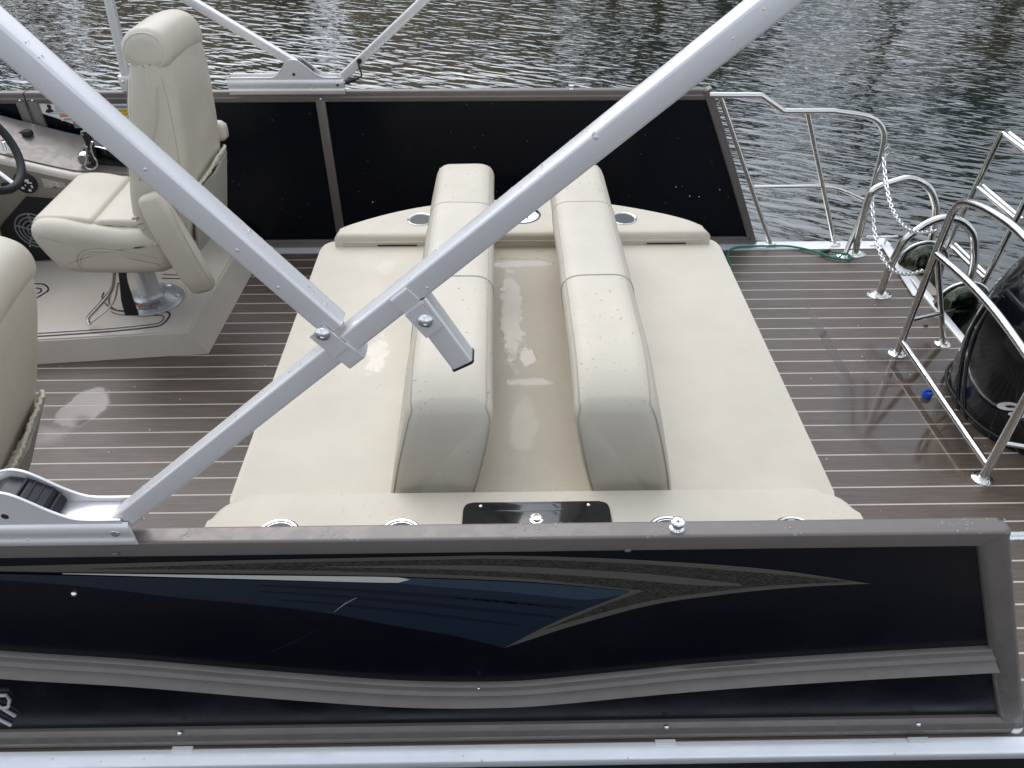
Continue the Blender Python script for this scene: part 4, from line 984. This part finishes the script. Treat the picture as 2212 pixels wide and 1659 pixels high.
# photo points are on the outer (near) face of the tubes
YO = YB-.017
def c2(p1, p2): return [py(*p1, YO), py(*p2, YO)]
def cen(p): return V(p.x, YB, p.z)
a1 = (py(268, 1122, YO)+py(262, 1143, YO))/2
main = [cen(py(262, 1131, YO)), cen(py(740, 797, YO)*0+py(752, 768, YO)), cen(py(1640, 35, YO))]
A0 = cen(py(262, 1131, YO)); A1 = cen(py(1585, 85, YO))
d_ = (A1-A0).normalized(); sqt('main_bow', A0-d_*.01, A1+d_*1.2)
B0 = cen(py(-20, 75, YO)); B1 = cen(py(716, 712, YO)); e_ = (B1-B0).normalized()
sqt('brace_tube', B1-e_*1.6, B1+e_*.004)
C0 = cen(py(897, 655, YO)); C1 = cen(py(998, 790, YO)); sqt('stowed_strut', C0, C1, .0, .0)
cc_ = (C1-C0).normalized()
obj('end_cap', sweep([C1, C1+cc_*.004], rrect(.036, .036, .005), upv=(0, 1, 0)), 'blackplastic', bi)
obj('end_cap', sweep([C0-cc_*.002, C0-cc_*.0004], rrect(.0338, .0338, .0045), upv=(0, 1, 0)), 'blackplastic', bi)
def clamp(pt, ear, name='clamp'):
    """U-strap round the main bow at pt with a pair of ears reaching to ear"""
    pt = cen(py(*pt, YO)); W = .0150
    s_ = obj(name, sweep([pt-d_*W, pt+d_*W], rrect(.0385, .0385, .006, 4), upv=(0, 1, 0)), 'alu', bi, smooth=45)
    ev = cen(py(*ear, YO)); dirv = (ev-pt).normalized(); side = dirv.cross(FY)
    for yy in (YB-.0185, YB+.0185):
        bm = bmesh.new(); q = []
        for (u_, w_) in ((-.0, -W), (.047, -W), (.047, W), (0, W)):
            q.append(pt+dirv*(u_+.012)+d_*w_+V(0, yy-YB-(0.0012 if yy < YB else -.0012), 0))
        flat(q, (0, .0022 if yy > YB else -.0022, 0), bm); obj('clamp_ear', bm, 'alu', s_, smooth=30)
    return s_, pt, dirv
cl1, p1, dv1 = clamp((752, 768), (697, 722))
cl2, p2, dv2 = clamp((880, 652), (921, 696))
for cl_, xy in ((cl1, (697, 722)), (cl2, (919, 694))):
    p = py(*xy, YO-.0045); obj('clamp_screw', lathe([(.0115, 0), (.0112, .002), (.008, .005), (.003, .0062), (.0028, .0045), (.0004, .0045)], p+V(0, .0003, 0), 22, axis=(0, -1, 0)), 'chrome', cl_, smooth=50)
# hinge brackets: same pressing on both fences
def bracket(yc, parent, flip=1):
    prof = [(-.468, 0), (-.468, .058), (-.285, .058), (-.262, .066), (-.240, .090), (-.215, .118), (-.190, .128), (-.165, .124), (-.140, .106), (-.110, .080), (-.080, .062), (-.050, .058), (.0, .058), (.006, 0)]
    out = []
    for i, p in enumerate(prof): out.append(p)
    X0 = -.655; Z0 = .735
    pr2 = smooth_path([(p[0], 0, p[1]) for p in prof[2:13]], 3)
    pts = [(X0-.468, Z0), (X0-.468, Z0+.058)]+[(X0+p.x, Z0+p.z) for p in pr2]+[(X0+.004, Z0)]
    br = None
    for s_ in (-1, 1):
        bm = extrude(pts, 'y', yc+s_*.0265-.0013, yc+s_*.0265+.0013, 0)
        o = obj('hinge_bracket', bm, 'alu', parent, smooth=30)
        # rolled lip along the top edge, and swelling rail along the bottom
        lip = [V(a, yc+s_*.0265, b+.0008) for a, b in pts[1:-1]]
        obj('bracket_lip', sweep(lip, rrect(.0052, .0030, .0012, 2), upv=(0, 0, 1)), 'alu', o, smooth=60)
        br = br or o
    # channel floor
    obj('bracket_channel', nbox((X0-.466, yc-.0252, Z0+.022), (X0-.02, yc+.0252, Z0+.050), .002), 'alu', br, smooth=30)
    ya = yc-.0278
    sec = [(ya+.002, Z0+.052), (ya-.003, Z0+.048), (ya-.0055, Z0+.036), (ya-.003, Z0+.024), (ya+.0, Z0+.018), (ya-.001, Z0+.012), (ya-.003, Z0+.009), (ya-.003, Z0+.003), (ya+.004, Z0-.010)]
    obj('bracket_rail', extrude(sec, 'x', X0-.470, X0+.010), 'alu', br, smooth=60)
    hp_ = V(X0-.190, ya, Z0+.072); obj('bracket_hole', lathe([(.0065, 0), (.0045, .0008), (.0003, .0002)], hp_+V(0, -.0001+.0014, 0)+V(0, -.0016, 0), 16, axis=(0, -1, 0)), 'ink', br)
    obj('hinge_screw', lathe([(.008, 0), (.007, .0015), (.0004, .0022)], (X0-.016, ya-.0045, Z0+.030), 16, axis=(0, -1, 0)), 'chrome', br, smooth=50)
    # black latch block with ribs, rounded over inside the hump
    bm = bmesh.new(); bx = [(X0-.245, Z0+.052), (X0-.225, Z0+.098), (X0-.19, Z0+.116), (X0-.155, Z0+.108), (X0-.125, Z0+.086), (X0-.108, Z0+.052)]
    extrude([tuple(p) for p in roundpoly(bx, .008, 3)], 'y', yc-.024, yc+.024, .002, 2, bm)
    lb = obj('latch_block', bm, 'blackplastic', br, smooth=40)
    bm = bmesh.new()
    for k in range(5):
        t = k/4; x_ = X0-.160+.044*t; z_ = Z0+.112-.036*t; m_ = Matrix.Translation((x_, yc, z_)) @ Matrix.Rotation(R(35), 4, 'Y')
        box(bm, (-.002, -.022, -.004), (.002, .022, .004), .001, 1, m_)
    obj('latch_rib', bm, 'blackplastic', lb)
    return br
bn = bracket(.918, bi)
bf = bracket(3.306, bi)
# near strut rising from the hinge hump, out of the frame
sqt('brace_tube', V(-.845, .918, .80), V(-1.60, .918, 1.42))
# far side tubes
sqt('main_bow', V(-.655, 3.31, .785), V(-.655+.368*2.4, 3.31, .785+.299*2.4), .0, 0)
sqt('brace_tube', V(-.838, 3.31, .840), V(-.838-.364*2.4, 3.31, .840+.236*2.4), 0, 0)
sqt('front_bow', V(-1.545, 3.31, .79), V(-1.545+.023*3, 3.31, .79+.281*3), 0, 0, sec=rrect(.032, .032, .005))
fp = obj('front_foot', nbox((-1.575, 3.292, .735), (-1.515, 3.328, .80), .004), 'alu', bi, smooth=40)
obj('foot_screw', lathe([(.006, 0), (.004, .003), (.0004, .004)], (-1.558, 3.2915, .778), 12, axis=(0, -1, 0)), 'chrome', fp, smooth=60)
obj('foot_knob', lathe([(.012, 0), (.009, .006), (.012, .012), (.0004, .016)], (-1.50, 3.305, .735), 14), 'chrome', fp, smooth=60)
# quick-release pin with black lanyard at the far hinge
pn = thing('lanyard_pin', 'black quick release pin dangling on a cord from the far hinge', 'pin', (-.62, 3.29, .82))
lan = [py(x_, y_, 3.285) for x_, y_ in ((776, 133), (775, 142), (779, 153), (781, 163), (776, 168), (768, 171))]
obj('cord', tube(smooth_path(lan, 5), .0034, 8), 'rubber', pn, smooth=90)
k0, k1 = py(768, 171, 3.283), py(747, 179, 3.283); obj('grip', tube([k0, k1], .0085, 12), 'rubber', pn, smooth=50)
obj('pin_wire', tube([k1, py(742, 183, 3.283), py(744, 188, 3.283)], .0022, 6), 'rubber', pn, smooth=90)
p = py(776, 132, 3.287); obj('cord_eye', lathe([(.011, 0), (.010, .006), (.0004, .007)], p, 16, axis=(0, -1, 0)), 'rubber', pn, smooth=60)

# ================================================================== STERN RAILINGS, LADDER, GUARD
YRL = 3.282
rl = thing('stern_railing', 'polished steel railing at the far stern corner with posts and mid rail', 'railing', (1.3, YRL, 0))
def flange(c, parent, r=.030, oval=1.0, ang=0, name='foot_flange'):
    f_ = obj(name, lathe([(r, 0), (r, .003), (r*.7, .006), (r*.55, .012), (r*.5, .012)], (0, 0, 0), 26), 'steel', parent, smooth=40)
    f_.data.transform(Matrix.Translation(c) @ Matrix.Rotation(ang, 4, 'Z') @ Matrix.Diagonal((oval, 1, 1, 1)))
    for s_ in (-1, 1):
        v_ = Matrix.Rotation(ang, 4, 'Z') @ V(s_*r*oval*.74, 0, 0)
        obj('flange_screw', lathe([(.005, 0), (.0035, .0028), (.0004, .0035)], Vector(c)+v_+V(0, 0, .0028), 12), 'chrome', f_, smooth=60)
    return f_
T = .0125
def rp(x_, y_): return py(x_, y_, YRL)
top = bend([rp(1532, 205), rp(1655, 206), rp(1698, 241), rp(1850, 243), rp(1922, 262), rp(1906, 328), rp(1822, 560)], [0, .03, .03, .05, .10, .06, 0], 7)
top[-1] = V(1.613, 3.185, .002)
pts_ = [rp(1532, 205), rp(1645, 206), rp(1692, 240), rp(1800, 240), rp(1880, 254), rp(1908, 283), rp(1905, 330), rp(1880, 420)]
last = V(1.613, 3.175, .002)
path = bend(pts_[:3], .03, 5)+smooth_path(pts_[3:], 5)+[last]
path = bend([pts_[0], pts_[1], pts_[2], pts_[3]], .035, 5)[:-1]+smooth_path(pts_[3:], 6)+[last]
obj('top_rail', tube(path, T, 14), 'steel', rl, smooth=80)
for (a, b) in (((1556, 208), (1665, 530)), ((1745, 245), (1803, 528))):
    q0 = rp(*a); q1 = pz(b[0], b[1]-1, .006); obj('post', tube([q0, V(q1.x, q1.y, .006)], .0105, 12), 'steel', rl, smooth=80); flange((q1.x, q1.y, .005), rl, .026)
flange((1.613, 3.175, .0), rl, .030, 1.3, .2)
mid = smooth_path([rp(1628, 404), rp(1705, 403), rp(1771, 403), rp(1815, 410), rp(1864, 431)], 5)
obj('mid_rail', tube(mid, .0085, 12), 'steel', rl, smooth=80)
# near stern rail stub
nr = thing('stern_railing', 'short bright rail leaving the near fence corner at the right edge', 'railing', (.92, .92, .7))
q = py(2172, 1160, .92); obj('top_rail', tube([V(q.x-.006, .92, q.z), V(q.x+.6, .925, q.z)], .0105, 14), 'steel_wet', nr, smooth=80)
obj('end_fitting', tube([V(q.x-.016, .92, q.z+.003), V(q.x-.004, .92, q.z)], .014, 14), 'chrome', nr, smooth=60)
obj('post', tube([V(q.x+.45, .925, q.z), V(q.x+.47, .925, .0)], .0105, 12), 'steel', nr, smooth=80)

# handrail hoops
def hoop(label, yy, pts, base, ang, endx):
    t = thing('grab_hoop', label, 'grab rail', base, 'boarding grab hoops')
    ps = [py(x_, y_, yy) for x_, y_ in pts]; ps[0] = V(base[0], yy, .002); ps.append(V(endx, yy, -.12)); ps.append(V(endx+.005, yy, -.30))
    obj('hoop_tube', tube(smooth_path(ps, 6), .0165, 16), 'steel', t, smooth=80); flange((base[0], yy, .0), t, .036, 1.5, ang); return t
hoop('polished steel grab hoop beside the end of the far railing', 3.19, [(1845, 545), (1857, 500), (1876, 430), (1891, 408), (1930, 393), (1965, 386), (2000, 400), (2018, 430), (2020, 475)], (1.665, 3.19, 0), .1, 2.03)
hoop('polished steel grab hoop nearer the motor guard, with an oval flange', 2.83, [(1899, 640), (1917, 590), (1936, 550), (1953, 520), (1984, 495), (2016, 477), (2046, 471), (2079, 480), (2101, 505), (2105, 540), (2099, 590)], (1.642, 2.83, 0), .1, 2.02)
# boarding ladder
ld = thing('boarding_ladder', 'raised steel boarding ladder with paired rungs behind the grab hoops', 'ladder', (2.1, 3.0, -.1))
Pa, Pb = py(2165, 285, 3.10), py(2022, 580, 3.10); Qa = V(Pa.x+.075, 2.85, Pa.z+.02); Qb = py(2120, 622, 2.86)
obj('side_rail', tube([Pa, Pb, Pb+(Pb-Pa)*.35], .0125, 12), 'steel', ld, smooth=80)
obj('side_rail', tube([py(2236, 392, 2.86)+(py(2236, 392, 2.86)-Qb)*.6, Qb, Qb+(Qb-py(2236, 392, 2.86))*.3], .0125, 12), 'steel', ld, smooth=80)
for (a, b) in (((2166, 288), (2250, 352)), ((2109, 402), (2194, 474)), ((2050, 528), (2125, 601))):
    for dx in (0, .028):
        obj('rung', tube([py(*a, 3.10)+V(dx, 0, .0), py(*b, 2.86)+V(dx, 0, .0)], .0095, 10), 'steel', ld, smooth=80)
# guard frame round the motor
gd_ = thing('motor_guard', 'polished steel arched guard frame bolted to the stern deck before the outboard', 'guard rail', (1.546, 2.06, 0))
GX, GN, GF = 1.546, 1.724, 2.404
arch = [V(GX, GF, .012), V(GX, GF, .30), V(GX, GF, .56), V(GX, GF-.012, .625), V(GX, GF-.055, .665), V(GX, 2.22, .698), V(GX, 2.064, .712), V(GX, 1.91, .698), V(GX, GN+.055, .665), V(GX, GN+.012, .625), V(GX, GN, .56), V(GX, GN, .30), V(GX, GN, .012)]
obj('arch_tube', tube(smooth_path(arch, 6), .0135, 16), 'steel_wet', gd_, smooth=80)
obj('cross_bar', tube(smooth_path([V(GX, GF-.008, .445), V(GX, 2.2, .462), V(GX, 2.064, .465), V(GX, 1.93, .458), V(GX, GN+.008, .435)], 6), .0125, 14), 'steel_wet', gd_, smooth=80)
obj('lower_bar', tube([V(GX, GF-.010, .062), V(GX, GN+.010, .055)], .0115, 14), 'steel_wet', gd_, smooth=80)
for yy, s_ in ((GF, 1), (GN, -1)):
    flange((GX, yy, 0), gd_, .033, 1.0, 0 if s_ > 0 else .9)
    bxy = (1.754, yy+s_*.062)
    obj('brace', tube([V(GX+.006, yy+s_*.004, .44), V(bxy[0], bxy[1], .008)], .0105, 12), 'steel', gd_, smooth=80); flange((bxy[0], bxy[1], 0), gd_, .030)
    t_ = .64; obj('strut', tube([V(GX+.006, yy, .16), V(GX+.006+(bxy[0]-GX)*t_, yy+s_*.062*t_, .44*(1-t_)+.004)], .0085, 12), 'steel', gd_, smooth=80)

# dark glossy domes behind the transom
for i, (cx_, cy_, lab) in enumerate(((1.93, 3.08, 'dark mirror domed cover with bright rim under the farther grab hoop'), (1.945, 2.73, 'dark mirror domed cover with bright rim beside the motor cowling'))):
    t = thing('domed_cover', lab, 'cover', (cx_, cy_, -.5), 'domed covers behind the transom')
    prof = [(.10, -.60), (.115, -.35), (.115, -.05), (.105, .02), (.085, .075), (.05, .105), (.02, .115), (.0005, .117)]
    bm = lathe(prof, (0, 0, 0), 28); o = obj('shell', bm, M.setdefault('dome', mat('dark_mirror', (.10, .11, .085), .07, 1.0, bump=(5, .3, .01))), t, smooth=80)
    o.data.transform(Matrix.Translation((cx_, cy_, 0)) @ Matrix.Diagonal((1.0, .62, 1, 1)))
    rim = [V(cx_+.118*math.cos(a), cy_, .005+.117*math.sin(a)) for a in [R(170-i*10) for i in range(18)]]
    obj('rim', tube(rim, .0075, 10), 'steel', t, smooth=80)

# ================================================================== OUTBOARD MOTOR
mo = thing('outboard_motor', 'glossy black outboard motor behind the steel guard at the stern', 'outboard motor', (2.05, 2.06, -.5))
def superell(c, ax, ex=.75, n=40, m_=24, warp=None):
    bm = bmesh.new(); rings = []
    def pw(v_, e): return math.copysign(abs(v_)**e, v_)
    for j in range(m_+1):
        ph_ = -math.pi/2+math.pi*j/m_; ring = []
        for i in range(n):
            a = 2*math.pi*i/n
            p = V(ax[0]*pw(math.cos(ph_), ex)*pw(math.cos(a), ex), ax[1]*pw(math.cos(ph_), ex)*pw(math.sin(a), ex), ax[2]*pw(math.sin(ph_), ex))
            if warp: p = warp(p)
            ring.append(bm.verts.new(Vector(c)+p))
        rings.append(ring)
    for A, B in zip(rings, rings[1:]):
        for i in range(n): bm.faces.new((A[i], A[(i+1) % n], B[(i+1) % n], B[i]))
    return bm
def warp(p):
    k = max(0, -p.x/.42)                        # narrower, lower nose
    p.y *= 1-.12*k**2; p.z *= 1-.10*k; p.z += .02*(p.x/.42); return p
cw = obj('cowling', superell((2.14, 2.07, .20), (.52, .35, .53), .70, warp=warp), 'gloss_black', mo, smooth=180)
def warp2(p): k = max(0, -p.x/.42); p.y *= 1-.10*k**2; return p
obj('lower_cowling', superell((2.00, 2.06, -.07), (.41, .36, .085), .62, warp=warp2), 'gloss_black', mo, smooth=180)
ring = []
for i in range(64):
    a_ = 2*math.pi*i/64; ca_, sa_ = math.cos(a_), math.sin(a_)
    ring.append(V(2.14+.512*math.copysign(abs(ca_)**.68, ca_), 2.08+.334*math.copysign(abs(sa_)**.68, sa_)*(1-.10*max(0, -ca_)), .045+.02*ca_))
obj('cowl_seam', tube(ring, .006, 8, closed=True), 'rubber', mo, smooth=90)
ridge = [V(2.14+.51*math.cos(t)*-1.0-.0, 1.80+.0*t, .12+.40*math.sin(t)) for t in [R(20+i*8) for i in range(12)]]
obj('drive_leg', nbox((1.95, 1.98, -1.1), (2.20, 2.14, -.10), .04, 4), 'gloss_black', mo, smooth=50)
obj('steering_tiller_box', nbox((1.60, 1.93, -.13), (1.72, 2.2, -.03), .02, 3), 'blackplastic', mo, smooth=50)
# marks on the side of the cowling: white oval with a dark slot, a second white stroke under it, a small arc low down
from mathutils.bvhtree import BVHTree
def tree_of(o): return BVHTree.FromPolygons([v_.co[:] for v_ in o.data.vertices], [p.vertices[:] for p in o.data.polygons])
CT_ = tree_of(cw)
def decal_on(tree, name, pts, m_, off, parent=mo):
    bm = bmesh.new(); vs_ = []
    for x_, y_ in pts:
        h = tree.ray_cast(CAM, _ray(x_, y_).normalized()); 
        if h[0] is None: return None
        vs_.append(bm.verts.new(h[0]+h[1]*off))
    c0 = bm.verts.new(sum((v_.co for v_ in vs_), Vector())/len(vs_))
    for i in range(len(vs_)): bm.faces.new((vs_[i], vs_[(i+1) % len(vs_)], c0))
    return obj(name, bm, m_, parent)
def ell(cx_, cy_, rx, ry, rot=0, n=20): return [(cx_+rx*math.cos(t)*math.cos(rot)-ry*math.sin(t)*math.sin(rot), cy_+rx*math.cos(t)*math.sin(rot)+ry*math.sin(t)*math.cos(rot)) for t in [2*math.pi*i/n for i in range(n)]]
for dx, rr in ((0, .0065), (13, .0045)):
    pr2 = []
    for x_, y_ in ((2150, 640), (2118, 672), (2092, 720), (2074, 780), (2066, 850), (2070, 905), (2084, 948)):
        h = CT_.ray_cast(CAM, _ray(x_+dx+4, y_).normalized())
        if h[0] is not None: pr2.append(h[0]+h[1]*.001)
    if len(pr2) > 2: obj('cowl_rim', tube(smooth_path(pr2, 5), rr, 8), 'gloss_black', mo, smooth=90)
decal_on(CT_, 'emblem', ell(2180, 877, 26, 9, .06), 'white', .003)
decal_on(CT_, 'emblem', ell(2184, 877, 11, 2.6, .04), 'ink', .005)
decal_on(CT_, 'emblem', ell(2200, 895, 22, 6, .10), 'white', .003)

# ================================================================== WATER DROPS
M['drop'] = mat('water_drop', (.75, .76, .78), .04, ior=1.36, spec=.6); M['drop'].node_tree.nodes['Principled BSDF'].inputs['Transmission Weight'].default_value = .75
DB = bmesh.new(); rnd = random.Random(11)
def add_drop(p, n, r):
    q_ = FZ.rotation_difference(n).to_matrix(); el = 1+.8*rnd.random(); a0 = rnd.random()*3.14; rings = []
    for (rr, hh) in ((1, 0), (.86, .30), (.5, .52)):
        rings.append([DB.verts.new(p+q_ @ V(r*rr*(el*math.cos(t)*math.cos(a0)-math.sin(t)*math.sin(a0)), r*rr*(el*math.cos(t)*math.sin(a0)+math.sin(t)*math.cos(a0)), r*hh)) for t in [k*math.pi/4 for k in range(8)]])
    for A, B in zip(rings, rings[1:]):
        for i in range(8): DB.faces.new((A[i], A[(i+1) % 8], B[(i+1) % 8], B[i]))
    c_ = DB.verts.new(p+n*r*.58)
    for i in range(8): DB.faces.new((rings[-1][i], rings[-1][(i+1) % 8], c_))
def rain(o, n, rect, rr, thr=.0, d0=V(0, 0, -1), start=2.5, nzmin=.2, sc=9):
    b = BVHTree.FromPolygons([v_.co[:] for v_ in o.data.vertices], [p.vertices[:] for p in o.data.polygons])
    for _ in range(n):
        x_, y_ = rnd.uniform(rect[0], rect[1]), rnd.uniform(rect[2], rect[3])
        if noise.noise(Vector((x_*sc, y_*sc, 5))) < thr: continue
        h = b.ray_cast(V(x_, y_, start), d0)
        if h[0] is not None and h[1].z > nzmin: add_drop(h[0], h[1], rnd.uniform(*rr)*(.6+.8*rnd.random()))
for o in [o for o in S.objects if o.parent == lg and o.name.startswith('backrest')]: rain(o, 700, (-.25, .42, 1.24, 2.5), (.0010, .0020), -.12, sc=6)
for o in [o for o in S.objects if o.parent == bi and o.name.startswith(('main_bow', 'brace_tube'))][:2]:
    rain(o, 150, (-.66, .15, .89, .935), (.0008, .0016), .0, start=2.5)
rain([o for o in S.objects if o.parent == nf and o.name.startswith('top_rail')][0], 300, (-.6, .9, .90, .938), (.0010, .0020), .1)
for o in [o for o in S.objects if o.parent == bi and o.name.startswith('bracket_channel')][:1]: rain(o, 60, (-1.0, -.67, .89, .94), (.0012, .0025), -.2)
meta(obj('water_droplets', DB, 'drop', smooth=180), 'clear rain droplets scattered on the backrests, rails and bimini tubes', 'droplets', kind='stuff')

# ================================================================== LOOSE THINGS
def catenary(a, b, sag, n=60):
    a, b = Vector(a), Vector(b); return [a.lerp(b, t)-FZ*sag*4*t*(1-t) for t in [i/n for i in range(n+1)]]
def link_mesh():
    bm = bmesh.new(); L_, W_, r_ = .0105, .0062, .0026; pts = []
    for i in range(16):
        a = 2*math.pi*i/16; pts.append(V(W_*math.cos(a), 0, W_*math.sin(a)+(L_-W_*.3 if math.sin(a) > 0 else -(L_-W_*.3))))
    tube(pts, r_, 8, closed=True, bm=bm, upv=(0, 1, 0)); bmesh.ops.recalc_face_normals(bm, faces=bm.faces)
    me = bpy.data.meshes.new('link'); bm.to_mesh(me); bm.free(); me.polygons.foreach_set('use_smooth', [True]*len(me.polygons)); me.materials.append(M['zinc']); return me
LM = link_mesh()
def chain(label, a, b, sag):
    t = thing('safety_chain', label, 'chain', tuple(a), 'safety chains at the stern gate')
    pth = catenary(a, b, sag, 400); acc = 0; step = .0235; nxt = step/2; k = 0
    for p, q in zip(pth, pth[1:]):
        acc += (q-p).length
        if acc >= nxt and k < 99:
            d = (q-p).normalized(); o = bpy.data.objects.new('link', LM); COL.objects.link(o); o.parent = t
            o.matrix_parent_inverse = Matrix.Translation(Vector(t['_l'])).inverted()
            rot = FZ.rotation_difference(d).to_matrix().to_4x4() @ Matrix.Rotation(R(35+90*(k % 2)), 4, 'Z')
            o.matrix_basis = Matrix.Translation(p) @ rot; nxt += step; k += 1
    c_ = Vector(a)+V(.004, -.012, .018)
    obj('snap_ring', tube([c_+V(.016*math.cos(x_), .006*math.cos(x_), .020*math.sin(x_)) for x_ in [i*math.pi/9 for i in range(18)]], .0025, 8, closed=True), 'steel', t, smooth=80)
    return t
chain('upper galvanised chain hanging from the rail bend to the motor guard', py(1909, 333, 3.275), py(2022, 497, 2.42), .13)
chain('lower galvanised chain looping from the rail down towards the deck and guard', py(1884, 422, 3.275), py(1994, 584, 2.42), .15)
gc = thing('green_cord', 'thin green cord lying along the far deck edge, looped round the rail foot', 'rope', (1.3, 3.23, 0))
def onz(x_, y_, z=.010): return pz(x_, y_, z)
gp = [(1576, 581), (1578, 572), (1572, 560), (1572, 549), (1578, 540), (1592, 534), (1625, 532), (1690, 531), (1720, 534), (1748, 540), (1775, 548), (1790, 554), (1812, 559), (1830, 561), (1838, 556), (1832, 550), (1812, 546), (1795, 543)]
zz_ = [.006]*5+[.012]*3+[.011]*8+[.02, .015]
obj('cord', tube(smooth_path([onz(x_, y_, z_) for (x_, y_), z_ in zip(gp, zz_)], 5), .0052, 8), 'green', gc, smooth=90)
q0, q1 = onz(1772, 546, .012), onz(1792, 541, .012); obj('cord_lock', tube([q0, (q0+q1)/2, q1], .009, 8, scale=[.7, 1, .8]), 'rubber', gc, smooth=40)
ct = thing('mooring_cleat', 'small aluminium mooring cleat on the far stern corner of the deck', 'cleat', (1.78, 3.28, 0))
q = pz(1901, 528, .004); bm = nbox((q.x-.055, q.y-.014, .004), (q.x+.050, q.y+.018, .009), .002); obj('base', bm, 'alu_edge', ct, smooth=40)
obj('horn', tube([V(q.x-.075, q.y+.004, .045), V(q.x-.04, q.y+.002, .043), V(q.x+.04, q.y+.002, .043), V(q.x+.075, q.y+.004, .045)], .0058, 10, scale=[.7, 1, 1, .7]), 'alu_edge', ct, smooth=80)
for s_ in (-1, 1):
    obj('stem', tube([V(q.x+s_*.022, q.y+.002, .008), V(q.x+s_*.020, q.y+.002, .043)], .006, 10), 'alu', ct, smooth=80)
    obj('cleat_screw', lathe([(.006, 0), (.0005, .003)], (q.x+s_*.032, q.y-.004, .009), 12), 'chrome', ct, smooth=60)
bc = thing('drain_plug', 'bright blue plastic cap on the wet stern deck beside the guard bar', 'cap', tuple(pz(2002, 852, 0)))
q = pz(2001, 856, .0); obj('cap', lathe([(.017, 0), (.018, .012), (.015, .022), (.0005, .024)], (q.x, q.y, .001), 20), 'blue', bc, smooth=40)
obj('cap_grip', nbox((q.x-.014, q.y-.003, .022), (q.x+.014, q.y+.003, .031), .002), 'blue', bc, smooth=40)
q = pz(1999, 705, .0); bm = bmesh.new(); bmesh.ops.create_icosphere(bm, subdivisions=2, radius=.008, matrix=Matrix.Translation((q.x, q.y, .004)) @ Matrix.Diagonal((1.2, .8, .6, 1)))
meta(obj('deck_crumb', bm, 'ink', smooth=60), 'tiny black lump of debris on the stern planks near the guard', 'debris')
